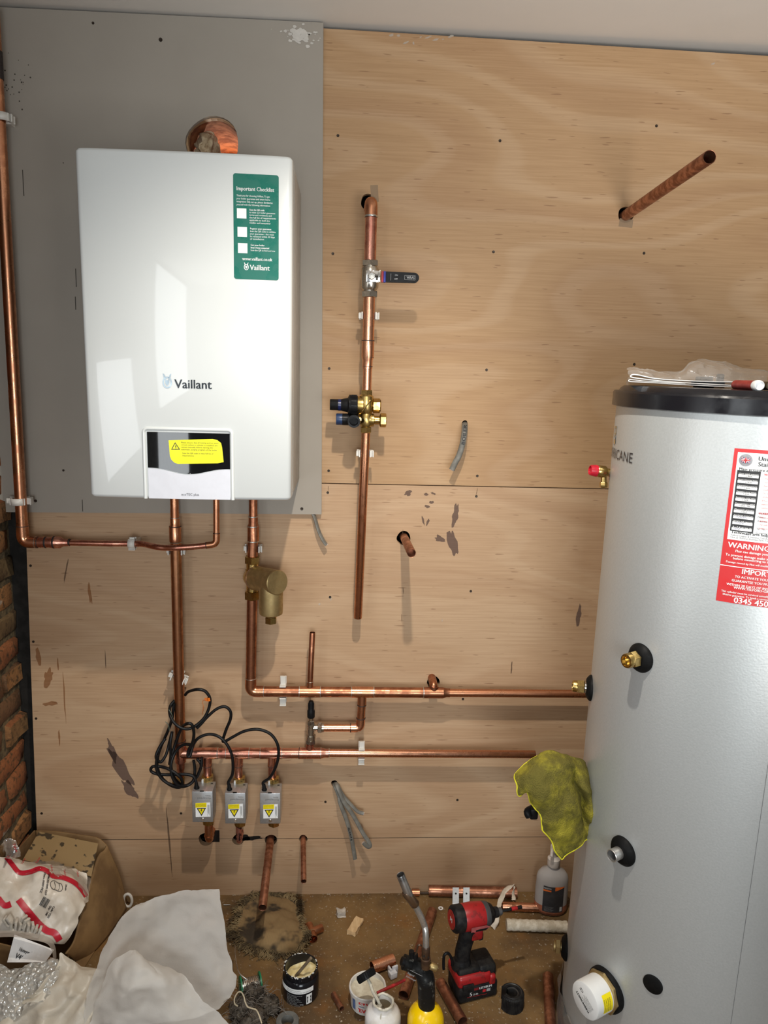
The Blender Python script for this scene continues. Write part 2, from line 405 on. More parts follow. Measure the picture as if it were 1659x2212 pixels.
while z < ZC-.03:
    y = .02+(.113 if rowi % 2 else 0)
    while y > -1.35:
        dz, dy = random.uniform(-.006, .004), random.uniform(-.012, .006)
        d = random.uniform(-.006, .010); yy0, yy1 = max(y-.215+dy, -1.5), min(y, .022)
        P = []
        for i in range(7):
            P.append([])
            for j in range(4):
                e = i in (0, 6) or j in (0, 3)
                q = V((XL+(.0 if e else .012+d), yy1+(yy0-yy1)*(0, .04, .25, .5, .75, .96, 1)[i], z+(.066+dz)*(0, .12, .88, 1)[j]))
                q += noise.noise_vector(q*14)*.009; P[-1].append(q)
        bw.grid(P); y -= .226
    z += .076; rowi += 1
lw = M().add([(XL+.004, YB, 0), (XL+.004, YF, 0), (XL+.004, YF, ZC), (XL+.004, YB, ZC)], [[0, 1, 2, 3]])
wl = at_origin(mesh('wall_left', lw, MORT, kind='structure', smooth=False))
mesh('brickwork', bw, BRICK, wl, angle=60)
at_origin(quad('gap_shade', [(XL, .025, 0), (-.80, .025, 0), (-.80, .025, ZC), (XL, .025, ZC)], DARK))  # dark strip set in the gap beside the plywood, where there is only shade
at_origin(quad('wall_right', [(XR, YB, 0), (XR, YF, 0), (XR, YF, ZC), (XR, YB, ZC)], pm))
at_origin(quad('wall_front', [(XL, YF, 0), (XR, YF, 0), (XR, YF, ZC), (XL, YF, ZC)], mat('far_wall', (.20, .17, .14), .9)))
at_origin(quad('wall_rear', [(XL, YB, 0), (XR, YB, 0), (XR, YB, ZC), (XL, YB, ZC)], mat('unlit_masonry', (.035, .022, .014), .95)))  # near-black colour puts the shade of the cavity into the masonry
# cored hole through the masonry behind the flue opening
core = M().lathe([(FR*1.02, .019), (FR*1.03, .09), (FR*1.10, .12), (FR*1.06, .39)], (FLUE.x, 0, FLUE.z), (0, 1, 0), 32, cap=False)
at_origin(mesh('wall_core', core, mat('cored_brick', (.42, .15, .05), .9, scale=24, alt=(.20, .06, .02), bump=.9, bscale=40), kind='structure', label='orange brick lining of the round hole above the boiler'))
ch = M()
P = [V(q) for q in ((-.058, .05, .012), (-.030, .04, .055), (-.012, .06, .060), (-.010, .07, .02), (-.02, .05, -.03), (-.05, .06, -.03))]
bmx = bmesh.new(); bmesh.ops.create_icosphere(bmx, subdivisions=4, radius=1)
for vv in bmx.verts:
    q = V((vv.co.x*.026-.030, vv.co.y*.05+.075, vv.co.z*.05+.002)); vv.co = q+noise.noise_vector(q*55)*.016+V((FLUE.x, 0, FLUE.z))
ch.add([q.co for q in bmx.verts], [[l.index for l in f.verts] for f in bmx.faces]); bmx.free()
solo('mortar_lump', ch, mat('crumbling_mortar', (.62, .50, .33), .95, scale=30, alt=(.35, .24, .14), bump=.9), 'crumbly pale mortar lump inside the round hole above the boiler', 'mortar')

# ------------------------------------------------------------------ lights
def light(name, typ, loc, energy, col, look=None, **k):
    L = bpy.data.lights.new(name, typ); L.energy = energy; L.color = col
    for a, q in k.items(): setattr(L, a, q)
    o = bpy.data.objects.new(name, L); o.location = loc; COL.objects.link(o)
    if look is not None: o.rotation_euler = (V(look)-V(loc)).to_track_quat('-Z', 'Y').to_euler()
    return o
light('ceiling_downlight', 'SPOT', (.10, -1.03, 2.352), 98, (1, .92, .81), look=(.12, -.74, 0), spot_size=math.radians(124), spot_blend=1., shadow_soft_size=.022)
light('side_window_light', 'AREA', (XL+.03, -2.45, 1.64), 17, (.92, .97, 1), look=(2, -2.45, 1.64), shape='RECTANGLE', size=.9, size_y=1.36)
light('low_side_window_light', 'AREA', (XL+.03, -1.30, 1.12), 4.5, (.93, .97, 1), look=(2, -1.30, 1.12), shape='RECTANGLE', size=.5, size_y=.7)
light('front_window_light', 'AREA', (.2, YF+.05, 1.05), 22, (.88, .95, 1), look=(.3, 0, .35), shape='RECTANGLE', size=1.0, size_y=1.6, spread=math.radians(95))  # general fill lamp added before the unseen front wall, which has no opening
light('ceiling_wash_light', 'AREA', (1.0, -2.6, 1.0), 8, (1, .98, .95), look=(.9, -.55, 2.365), shape='RECTANGLE', size=.8, size_y=.8, spread=math.radians(80))  # unseen lamp added below to brighten the ceiling
light('daylight_through_core_hole', 'AREA', (FLUE.x+.035, .33, FLUE.z-.035), .55, (1, .84, .66), look=(FLUE.x+.03, .05, FLUE.z-.065), size=.03)
w = bpy.data.worlds.new('world'); SC.world = w; w.use_nodes = True
w.node_tree.nodes['Background'].inputs[0].default_value = (.9, .95, 1, 1); w.node_tree.nodes['Background'].inputs[1].default_value = .12
SC.view_settings.view_transform = 'Standard'; SC.view_settings.look = 'None'
SC.cycles.use_denoising = True
SC.cycles.max_bounces = 7; SC.cycles.diffuse_bounces = 3; SC.cycles.glossy_bounces = 3; SC.cycles.transmission_bounces = 5; SC.cycles.transparent_max_bounces = 10

# ------------------------------------------------------------------ plasterboard backing panel
PBT = .0125
p0, p1, p2, p3 = W(-16, 1106, -PBT), W(694.5, 1111, -PBT), W(698.5, 48, -PBT), W(-30, 14, -PBT)
pb = holed([(p0.x, p0.z), (p1.x, p1.z), (p2.x, p2.z-.001), (p3.x, p3.z)], [(FLUE.x, FLUE.z, FR)], PBT); pb.tf(Matrix.Translation((0, -PBT/2-.0004, 0)))
m, nt, b = mk('plasterboard_paper'); v = coord(nt)
c = mixc(nt, noi(nt, v, 5., 3, .6), (.315, .282, .24), (.37, .336, .29)); nt.links.new(c, b.inputs['Base Color']); b.inputs['Roughness'].default_value = .85; b.inputs['Specular IOR Level'].default_value = .2
board = thing('plasterboard_panel', 'grey plasterboard panel fixed behind the white boiler', 'plasterboard', (p1.x, 0, p1.z))
mesh('panel', pb, m, board, smooth=False)
for px, py, r in [(347, 86, .0045), (652, 1099, .004), (77, 1082, .004), (201, 50, .003), (137, 1016, .003), (137, 352, .0012), (668, 74, .0022)]:
    mesh('screw_head', M().lathe([(r, 0), (r, .0012), (r*.3, .0006)], W(px, py, -PBT-.0004), (0, -1, 0), 12), sm, board)
P = M(); cx = W(648, 74, -PBT-.001)
plm = mat('filler', (.60, .57, .52), .9, var=.05)
random.seed(3)
for i in range(70):
    u = random.gauss(0, .022); vv = random.gauss(0, .0085); r = random.uniform(.002, .0075)*max(.35, 1-abs(u)/.06); k = 9
    if u < -.05: r *= .4
    P.add([(cx.x+u+r*1.5*math.cos(2*PI*j/k)*random.uniform(.6, 1.2), cx.y-.00002*i, cx.z+vv+r*math.sin(2*PI*j/k)*random.uniform(.6, 1.2)) for j in range(k)], [list(range(k))])
mesh('filler_patch', P, plm, board, smooth=False, label='white patch of filler at the top corner')
P = M()
for i in range(26):
    q = W(random.gauss(32, 22), random.gauss(185, 26), -PBT-.0009); r = random.uniform(.0008, .0022); k = 7
    P.add([(q.x+r*math.cos(2*PI*j/k), q.y, q.z+r*math.sin(2*PI*j/k)) for j in range(k)], [list(range(k))])
mesh('speckle', P, mat('scuff_dark', (.06, .05, .04), .9), board, smooth=False, kind='stuff')
for px, py, l in [(50, 395, .030), (164, 600, .022), (178, 1092, .016), (163, 655, .016)]:
    q = W(px, py, -PBT-.0009); P = M(); P.add([q+V((-.0010, 0, -l)), q+V((.0010, 0, -l)), q+V((.0013, 0, l)), q+V((-.0006, 0, l))], [[0, 1, 2, 3]])
    mesh('scuff_mark', P, MC['scuff_dark'], board, smooth=False)

# ------------------------------------------------------------------ boiler
BX0, BW_, BH_, BZT = -.5574, .44, .72, 1.9746
BYF = -.3445; BULGE = .006
boiler = thing('gas_boiler', 'white wall-hung gas boiler with green and yellow stickers on its front', 'boiler', (BX0+BW_/2, -PBT, BZT-BH_))
def bfront(x): 
    t = (x-BX0-BW_/2)/(BW_/2); return BYF+BULGE*t*t
def boutline(ins, y0):
    out = []; r = .010
    x0, x1 = BX0+ins, BX0+BW_-ins
    out.append((x0, y0)); yc = bfront(x0)+ins
    for j in range(6):
        a = PI+PI/2*j/5; out.append((x0+r+r*math.cos(a), yc+r+r*math.sin(a)))
    n = 24
    for j in range(1, n):
        x = x0+r+(x1-x0-2*r)*j/n; out.append((x, bfront(x)+ins))
    for j in range(6):
        a = 1.5*PI+PI/2*j/5; out.append((x1-r+r*math.cos(a), yc+r+r*math.sin(a)))
    out.append((x1, y0)); return out
def bshell(y0, zs):
    mm = M(); rings = []
    for z, ins in zs:
        o = boutline(ins, y0); rings.append([(x, y, z) for x, y in o])
    k = len(rings[0]); n = len(rings)
    mm.add([p for r in rings for p in r], [[i*k+j, i*k+j+1, (i+1)*k+j+1, (i+1)*k+j] for i in range(n-1) for j in range(k-1)]+[list(range(k))[::-1], [(n-1)*k+j for j in range(k)]]
           + [[i*k, (i+1)*k, (i+1)*k+k-1, i*k+k-1] for i in range(n-1)])
    return mm
Z0 = BZT-BH_
SEAM = -.275
sh = bshell(SEAM, [(Z0, .009), (Z0+.0025, .003), (Z0+.008, 0), (BZT-.008, 0), (BZT-.0025, .003), (BZT, .009)])
mesh('front_cover', sh, WHITE, boiler, angle=50)
rear = M().box((BX0+BW_/2, (SEAM+.0015-PBT-.001)/2, Z0+BH_/2), (BW_-.004, abs(SEAM+.0015+PBT+.001), BH_-.004), bev=.003)
mesh('rear_casing', rear, mat('casing_grey_white', 'b4b0a8', .45, var=.02), boiler)
fp = W(455, 322, -.17)
mesh('flue_collar', M().lathe([(.055, 0), (.055, .012), (.048, .016), (.048, .024)], (FLUE.x-.028, -.17, BZT-.003), (0, 0, 1), 32), mat('grey_plastic', 'a8a8a5', .5), boiler)
def bmap(px0, py0, off):   # mapping of (u right, v up) metres from a pixel on the front face
    q = W(px0, py0, BYF); q = W(px0, py0, bfront(q.x))
    return lambda u, v, w=0.: V((q.x+u, bfront(q.x+u)-off-w, q.z+v))
def bat(px, py): q = W(px, py, BYF); return W(px, py, bfront(q.x))
# green sticker
a, b_ = bat(503.5, 374), bat(602, 606); sw, shh = b_.x-a.x, a.z-b_.z
g = bmap(503.5, 374, .0004)
def densify(out, d=.004):
    r = []
    for i in range(len(out)):
        p, q = V(out[i]), V(out[(i+1) % len(out)]); n = max(1, int((q-p).length/d))
        r += [tuple(p.lerp(q, j/n)) for j in range(n)]
    return r
def curved(u0, v0, u1, v1, fn, n=10, h=0.):
    return M().grid([[fn(u0+(u1-u0)*i/n, v0+(v1-v0)*j/2, h) for j in range(3)] for i in range(n+1)])
gs = M()
gs.prism(rrect(0, -shh, sw, 0, .005), g, .0003)
st = mesh('checklist_sticker', gs, mat('green_sticker', (.0, .135, .095), .3, var=.02), boiler, smooth=False, label='green checklist sticker with white print')
T = M(); h = lambda u, v, w=0.: g(u, v, .0006)
def gx(px): return bat(px, 480).x-a.x
def gz(px, py): return bat(px, py).z-a.z
L = lambda s, px, py, px2, size, bold=.0: text(T, h, s, size, gx(px), gz(px, py), width=gx(px2)-gx(px), bold=bold)
L('Important Checklist', 511, 411, 592, .0078, .0004)
for i, (s, e) in enumerate((('Thank you for choosing Vaillant. To get', 583), ('your boiler guarantee and smart home', 584), ('integration fully set up, please familiarise', 589), ('yourself with the following information:', 584))):
    L(s, 511.5, 424+i*6.5, e, .0036)
for x, y, rows in ((539, 455, ['Scan the QR code', 'to view our boiler guarantee', 'terms and conditions and', 'the full list of requirements', 'applicable to both the', 'installer and homeowner']), (540, 495.5, ['Register your guarantee', 'Scan the QR code to validate', 'your guarantee - this must', 'be validated within 30 days', 'of installation']), (541, 531, ['Get your boiler', 'Smart Home connected', 'Scan the QR to find out how'])):
    for i, s in enumerate(rows):
        b1 = i == 0 or s.startswith('Smart'); text(T, h, s, .0034, gx(x), gz(x, y+i*5.6), width=len(s)*.00185+.001, bold=.0003 if b1 else 0)
L('www.vaillant.co.uk', 522.5, 562, 588, .0066, .0004)
L('Vaillant', 539, 583, 582, .0105, .0006)
def hare(T, fn, u, v, s):      # round emblem with two ears
    k = 20; ring = [(u+s*.50*math.cos(2*PI*i/k), v+s*.62*math.sin(2*PI*i/k)) for i in range(k)]; ins = [(u+s*.36*math.cos(2*PI*i/k), v+s*.48*math.sin(2*PI*i/k)) for i in range(k)]
    T.add([fn(*p) for p in ring]+[fn(*p) for p in ins], [[i, (i+1) % k, k+(i+1) % k, k+i] for i in range(k)])
    for d in (-1, 1):
        T.add([fn(u+d*s*x, v+s*y) for x, y in ((.10, .25), (.34, .5), (.46, .95), (.30, .85), (.16, .55))], [[0, 1, 2, 3, 4]])
        T.add([fn(u+d*s*x, v+s*y) for x, y in ((.0, .2), (.2, .3), (.22, .0), (.08, -.28), (0, -.3))], [[0, 1, 2, 3, 4]])
hare(T, h, gx(531.5), gz(531.5, 577), .010)
mesh('lettering', T, PRINTW, st, smooth=False)
Q = M()
for px, py in ((512, 450), (513, 490), (513.7, 525)):
    Q.prism([(gx(px), gz(px, py+21.5)), (gx(px+20.5), gz(px, py+21.5)), (gx(px+20.5), gz(px, py)), (gx(px), gz(px, py))], g, .0006)
mesh('blank_square', Q, PRINTW, st, smooth=False)
# badge on the front
bm_, nt, bb = mk('badge_mirror'); bb.inputs['Metallic'].default_value = .9; bb.inputs['Roughness'].default_value = .25; bb.inputs['Base Color'].default_value = (.045, .05, .055, 1)
T = M(); h = bmap(377, 838, .0012); text(T, h, 'Vaillant', .0187, 0, 0, width=bat(457, 838).x-bat(377, 838).x, bold=.0009)
mesh('name_badge', T, bm_, boiler, smooth=False, label='dark raised name lettering')
T = M(); hare(T, bmap(361.5, 826, .0012), 0, 0, .020)
mesh('emblem', T, mat('emblem_silver', (.50, .62, .70), .3, .6), boiler, smooth=False, label='silver blue animal head emblem')
# control panel
def brect(x0, y0, x1, y1): a, b = bat(x0, y0), bat(x1, y1); return a.x, b.z, b.x, a.z
ux0, uz0, ux1, uz1 = brect(310, 925, 503, 1081)
fr = M(); path = [(ux0, Z0+.001), (ux0, uz1-.009)]+[(ux0+.009-.009*math.cos(PI/2*j/6), uz1-.009+.009*math.sin(PI/2*j/6)) for j in range(7)]+[(ux1-.009+.009*math.sin(PI/2*j/6), uz1-.009+.009*math.cos(PI/2*j/6)) for j in range(7)]+[(ux1, uz1-.009), (ux1, Z0+.001)]
fr.tube([(x, bfront(x)+.0008, z) for x, z in path], .0042, 10)
mesh('panel_surround', fr, WHITE, boiler)
gx0, gz0, gx1, gz1 = brect(317.5, 932.5, 497.5, 1019)
def dip(x): return .0125*(.5-.5*math.cos(2*PI*min(1, max(0, (x-gx0)/(gx1-gx0)))))**1.3
n = 28; top = [(gx1-.003+.003*math.sin(PI/2*j/4), gz1-.003+.003*math.cos(PI/2*j/4)) for j in range(4, -1, -1)]+[(gx0+.003-.003*math.sin(PI/2*j/4), gz1-.003+.003*math.cos(PI/2*j/4)) for j in range(5)]
low = [(gx0+(gx1-gx0)*j/n, gz0+.004-dip(gx0+(gx1-gx0)*j/n)) for j in range(n+1)]
def strip(lo, hi, off):    # thin slab between two outlines z = lo(x), hi(x)
    mm = M(); n = 30; A = []; B = []
    for j in range(n+1):
        x = gx0+(gx1-gx0)*j/n
        A.append([V((x, bfront(x)-off, lo(x))), V((x, bfront(x)-off, hi(x)))])
    mm.grid(A)
    for side in (0, 1):
        mm.grid([[A[j][side], A[j][side]+V((0, off+.003, 0))] for j in range(n+1)])
    for e in (0, n): mm.grid([[A[e][0], A[e][0]+V((0, off+.003, 0))], [A[e][1], A[e][1]+V((0, off+.003, 0))]])
    return mm
lipz = lambda x: gz0+.0045-dip(x)
glass, nt, bb = mk('display_glass'); bb.inputs['Base Color'].default_value = (.006, .007, .008, 1); bb.inputs['Roughness'].default_value = .04; bb.inputs['Coat Weight'].default_value = 1; bb.inputs['Coat Roughness'].default_value = .02
dp = mesh('display_panel', strip(lambda x: lipz(x)+.0012, lambda x: gz1, .0012), glass, boiler, label='glossy black display panel')
fl_ = mesh('lower_flap', strip(lambda x: Z0+.0015, lambda x: lipz(x)-.0006, .0012), mat('flap_white', 'd2d4dc', .35, var=.02), boiler)
T = M(); text(T, bmap(392, 1070, .0018), 'ecoTEC plus', .0055, 0, 0, width=.0385); mesh('lettering', T, mat('grey_print', (.09, .09, .1), .5), fl_, smooth=False)
ch_ = M().cyl(bat(411, 1023.5)+V((0, -.0016, .0012)), bat(411, 1023.5)+V((0, -.0016, -.0008)), .0006, 6); mesh('indicator', ch_, PRINTW, fl_)
# yellow sticker on the glass
a = bat(365, 948); ox = lambda px: bat(px, 970).x-a.x; oz = lambda px, py: bat(px, py).z-a.z
g = bmap(365, 948, .0014)
out = [(365, 951), (460, 948), (470, 950.5), (478, 957), (480, 966), (483, 998), (470, 1000.5), (384, 1002), (376, 999), (370, 993), (367, 985)]
ys = M().prism([(ox(x), oz(x, y)) for x, y in out][::-1], g, .0003)
yst = mesh('warning_sticker', ys, mat('yellow_sticker', (.86, .84, .0), .45, var=.01), dp, smooth=False, label='bright yellow warning sticker, peeling at one corner')
T = M(); h = lambda u, v, w=0.: g(u, v, .0006)
for i, (s, e) in enumerate((('Please ensure, that all heating and hot water', 473), ('circuits (where a cylinder is installed) are', 470), ('vented manually before starting the', 460), ('automatic purging program of the boiler.', 470))): text(T, h, s, .0030, ox(392), oz(392, 957+i*5.0), width=ox(e)-ox(392))
for i, (s, e) in enumerate((('Scan the QR code to view full list of', 461), ('requirements.', 420))): text(T, h, s, .0030, ox(394), oz(394, 980+i*5.2), width=ox(e)-ox(394))
tri = [(ox(379), oz(379, 955)), (ox(389.5), oz(389, 971)), (ox(370), oz(370, 971))]; cx = sum(p[0] for p in tri)/3; cz = sum(p[1] for p in tri)/3
tin = [(cx+(p[0]-cx)*.74, cz+(p[1]-cz)*.74) for p in tri]
T.add([h(*p) for p in tri+tin], [[i, (i+1) % 3, 3+(i+1) % 3, 3+i] for i in range(3)])
text(T, h, '!', .0085, cx, cz-.0045, 'C', bold=.0006)
mesh('lettering', T, PRINTK, yst, smooth=False)

# ------------------------------------------------------------------ pipework
def ring(root, p, ax, r, m=SOLD, w=.0022, name='solder_ring'):
    ax = V(ax).normalized(); p = V(p)
    mesh(name, M().lathe([(r, -w/2), (r+.0006, -w/4), (r+.0006, w/4), (r, w/2)], p, ax, 20), m, root)
def pipe(root, a, b, r, m=COP, name='pipe', n=22): return mesh(name, M().cyl(a, b, r, n), m, root)
def sweep(root, pts, r, m=COP, name='pipe', n=22): return mesh(name, M().tube(pts, r, n), m, root)
def lerp(a, b, t): return V(a)+(V(b)-V(a))*t

# left riser
YR = -.062; r28, r22, r15 = .0143, .0112, .0077
A = W(-16, 10, YR); B = W(50, 1171, YR); A.x = A.x; C = W(82, 1171, YR); C.z = B.z
riser = thing('copper_riser_pipe', 'tall copper pipe running down the brick corner then across under the boiler', 'pipe', (B.x, 0, B.z))
b1 = lerp(B, A, .036)
pipe(riser, A, b1, r28, COP, 'riser_pipe')
d_ = (A-B).normalized(); q_ = W(-3, 172, YR); q_ = B+d_*((q_-B).dot(d_)); mesh('burn_mark', M().cyl(q_, q_+d_*.060, r28+.0010), BURN, riser)
sweep(riser, fillet([b1+(A-B).normalized()*.001, B, C], .026, 10), r28+.0010, COP, 'elbow')
ring(riser, lerp(B, A, .034), A-B, r28+.0008, BURN)
X = (C-B).normalized()
c1 = W(112, 1171.5, YR); pipe(riser, C, c1, r28, COPP, 'pipe')
c2 = W(134, 1172, YR); c3 = W(151, 1172.5, YR)
mesh('reducer', M().lathe([(r28+.001, -.001), (r28+.001, (c2-c1).length-.004), (r15+.0022, (c2-c1).length+.003), (r15+.0012, (c3-c1).length)], c1, c3-c1, 22), COPP, riser)
for px, mm, rr in ((77, SOLD, r28+.0009), (81, BURN, r28+.0004), (99, BURN, r28+.0002), (117, BURN, r28+.0011), (150, BURN, r15+.0014)): ring(riser, W(px, 1171.5, YR), X, rr, mm, .0045 if mm is BURN else .002, 'solder_ring' if mm is SOLD else 'burn_mark')
YB2 = -.112
t1 = cr([c3-X*.004, W(230, 1174, YR), W(292, 1174.5, YR), W(312, 1176, YR-.010), W(335, 1181, YR-.035), W(358, 1183.5, YB2+.008), W(385, 1183, YB2), W(420, 1181, YB2), W(446, 1178, YB2)], 5)
sweep(riser, t1, r15, COPP, 'branch_pipe')
e0 = W(446, 1178, YB2); e1 = W(467.5, 1175.5, YB2); e2 = W(467.6, 1152, YB2)
sweep(riser, fillet([e0, e1, e2], .016, 8), r15+.0010, COP, 'elbow'); ring(riser, e0, e1-e0, r15+.0007, BURN); ring(riser, e2, e1-e2, r15+.0007, BURN)
top = W(467.6, 1078, YB2); top.z = Z0+.006
pipe(riser, e2, top, r15, COP, 'branch_pipe')

# flow run: down from the boiler to the manifold
YP = -.048
flow = thing('copper_flow_run', 'copper flow pipe dropping from the boiler into a horizontal manifold of tees', 'pipe', W(387, 1627, YP))
f0 = W(377, 1080, YP); f0.z = Z0+.006
pipe(flow, f0, W(378, 1137, YP), r22, COP, 'drop_pipe')
mesh('reducer', M().lathe([(r22+.001, 0), (r22+.001, .018), (r28+.0012, .024), (r28+.0012, .064)], W(377.6, 1118, YP), (0, 0, -1), 24), COP, flow)
ring(flow, W(377.6, 1118.5, YP), (0, 0, 1), r22+.001); ring(flow, W(378.5, 1137, YP), (0, 0, 1), r28+.001, BURN); ring(flow, W(379.5, 1171, YP), (0, 0, 1), r28+.001)
f1 = W(379.5, 1170, YP); f2 = W(389.5, 1600, YP); f3 = W(390, 1645, YP)
pipe(flow, f1, f2, r28, mat('copper_aged', (.56, .27, .14), .34, 1, scale=30, alt=(.36, .16, .08)), 'drop_pipe')
mesh('tee', M().cyl(f2, f3, r28+.0012).cyl(W(390, 1627, YP), W(415, 1627, YP), r28+.0012), COPP, flow); ring(flow, f2, f3-f2, r28+.0010, BURN)
d = (f3-f2).normalized()
mesh('reducer', M().lathe([(r28-.001, 0), (r22, .006), (r22, .022), (r15+.001, .028), (r15+.001, .045)], f3, d, 20), COPP, flow)
q = W(384, 1684, YP-.004)
mesh('drain_cock', M().cyl(f3+d*.045, f3+d*.075, r15+.003).nut(q+V((.012, 0, -.004)), q+V((-.012, -.006, -.012)), .010), BRASS, flow)
yM = lambda px: 1627+(px-400)*-.002
m0 = W(400, 1627, YP); m1 = W(693, 1627, YP); XM = (m1-m0).normalized()
pipe(flow, m0, m1, r28, COPP, 'manifold_pipe')
def hpt(px): return lerp(m0, m1, (px-400)/293)
for a, b_, bx in ((416, 470, 448), (488, 538, 515), (562, 608, 588)):
    t = M().cyl(hpt(a), hpt(b_), r28+.0012); s = hpt(bx); e = s+V((W(bx, 1655, YP).x-s.x, 0, -.038)); t.cyl(s, e, r22+.0012)
    mesh('tee', t, COPP, flow)
    for x in (a, b_): ring(flow, hpt(x), XM, r28+.001, SOLD if x % 3 else BURN)
    ring(flow, e, (0, 0, 1), r22+.0008, BURN)
    pipe(flow, e+V((0, 0, .004)), W(bx+.5, 1692, YP), r22, COPP, 'tail_pipe')
t = M().cyl(hpt(646), hpt(693), r28+.0012); s = hpt(669); t.cyl(s, s+V((.000, 0, .028)), r15+.0025); mesh('tee', t, COPP, flow)
for x in (646, 693): ring(flow, hpt(x), XM, r28+.001, BURN if x < 650 else SOLD)
mesh('reducer', M().lathe([(r28+.0004, 0), (r28, .007), (r22+.001, .014), (r22+.001, .024)], hpt(691), XM, 22), COPP, flow); 
h0 = W(708, 1626.5, YP); h1 = W(1156, 1629.5, YP)
mesh('branch_pipe', M().openpipe(h0, h1, r22), COPB, flow); ring(flow, W(711, 1626.5, YP), XM, r22+.001)

# bypass valve
YV = YP
bv = thing('bypass_valve', 'nickel bypass valve with a black ribbed knob above the manifold', 'valve', W(671, 1607, YV))
vx = W(671.5, 1580, YV)
Zp = lambda py: W(671.5, py, YV).z
def vlathe(mm, segs):
    for y0, y1, r, hexa in segs:
        a, b_ = V((vx.x, YV, Zp(y0))), V((vx.x, YV, Zp(y1)))
        mm.nut(b_, a, r) if hexa else mm.cyl(b_, a, r)
    return mm
mm = vlathe(M(), [(1549, 1558, .0075, 0), (1556, 1566, .010, 1), (1564, 1592, .0105, 0), (1588, 1598, .0135, 0), (1596, 1606, .0145, 1)])
zb = Zp(1572); mm.cyl((vx.x, YV, zb), (vx.x+.021, YV, zb), .0085).nut((vx.x+.019, YV, zb), (vx.x+.031, YV, zb), .0155).cyl((vx.x+.030, YV, zb), (vx.x+.036, YV, zb), .0125)
mesh('valve_body', mm, NICK, bv)
kn = M()
for j in range(16):
    pass
kn.lathe([(.009, 0), (.0105, .002), (.0105, .021), (.0075, .026), (.0075, .044), (.0062, .049)], (vx.x, YV, Zp(1550)), (0, 0, 1), 24)
for j in range(12):
    a = 2*PI*j/12; kn.box((vx.x+.0078*math.cos(a), YV+.0078*math.sin(a), Zp(1550)+.035), (.0014, .0014, .016), Matrix.Rotation(a, 4, 'Z'))
mesh('knob', kn, BLK, bv)
bt = thing('valve_tail_pipe', 'short copper stub joining the bypass valve to the manifold below', 'pipe', W(670, 1619, YV))
mesh('pipe', M().cyl((vx.x, YV, Zp(1602)), (hpt(669).x, YV, hpt(669).z+.026), r15+.0008), COPP, bt)

# return run
ret = thing('copper_return_run', 'copper return pipe with tees turning right across the plywood', 'pipe', W(542, 1494, YP))
f0 = W(547, 1080, YP); f0.z = Z0+.006
pipe(ret, f0, W(547, 1118, YP), r22, COPD, 'drop_pipe')
mesh('reducer', M().lathe([(r22+.001, 0), (r22+.0012, .021), (r28+.0012, .027), (r28+.0012, .066)], W(547, 1115, YP), (0, 0, -1), 24), COPD, ret)
for y, r in ((1116, r22+.001), (1137, r28+.001), (1169, r28+.001)): ring(ret, W(546.6, y, YP), (0, 0, 1), r, SOLD, .0035)
pipe(ret, W(546.4, 1168, YP), W(545.3, 1206, YP), r28, COPD, 'drop_pipe')
g1 = W(541.8, 1465, YP); g2 = W(541, 1493.5, YP); g3 = W(570, 1493.5, YP)
pipe(ret, W(545, 1288, YP), g1, r28, COPD, 'drop_pipe')
sweep(ret, fillet([g1, g2, g3], .024, 10), r28+.0012, COP, 'elbow'); ring(ret, g1, (0, 0, 1), r28+.001); ring(ret, g3, (1, 0, 0), r28+.001)
g4 = W(958, 1496.5, YP); XR_ = (g4-g3).normalized()
def rpt(px): return lerp(g3, g4, (px-570)/(958-570))
pipe(ret, g3, rpt(940), r28, COPD, 'return_pipe')
s = rpt(668); mesh('tee', M().cyl(rpt(646), rpt(691), r28+.0012).cyl(s, s+V((.001, 0, .030)), r15+.001), COP, ret)
s2 = rpt(781); mesh('tee', M().cyl(rpt(758), rpt(806), r28+.0012).cyl(s2, s2+V((0, 0, -.036)), r22+.0012), COP, ret)
s3 = rpt(936); mesh('tee', M().cyl(rpt(914), rpt(957), r28+.0012).cyl(s3, s3+V((.001, .0, .020)), r22+.001), COPD, ret)
sweep(ret, fillet([s3+V((0, 0, .012)), s3+V((0, 0.004, .022)), (s3.x, .05, s3.z+.026)], .012, 6), r22+.0004, COPD, 'pipe')
for px in (646, 691, 758, 806, 914): ring(ret, rpt(px), XR_, r28+.001, SOLD, .0028)
mesh('reducer', M().lathe([(r28+.001, 0), (r22+.001, .010), (r22+.001, .019)], rpt(957), XR_, 22), COPD, ret)
pipe(ret, rpt(965), W(1283, 1499, YP), r22, COP, 'return_pipe')
mesh('stub_pipe', M().openpipe(s+V((.001, 0, .026)), W(675, 1366, YP), r15), COPD, ret); ring(ret, s+V((.001, 0, .030)), (0, 0, 1), r15+.0012)
e0 = s2+V((0, 0, -.034)); e1 = V((s2.x-.003, YP, zb)); e2 = W(757, 1571, YP); e2.z = zb
pipe(ret, e0, lerp(e0, e1, .62), r22, COP, 'bypass_pipe'); ring(ret, lerp(e0, e1, .06), (0, 0, 1), r22+.001, BURN)
sweep(ret, fillet([lerp(e0, e1, .60), e1, e2], .014, 8), r22+.0012, COPB, 'elbow'); ring(ret, lerp(e0, e1, .60), (0, 0, 1), r22+.0012, BURN); ring(ret, e2, (1, 0, 0), r22+.0012, BURN)
pipe(ret, e2, (vx.x+.034, YP, zb), r22-.0008, COPB, 'bypass_pipe')

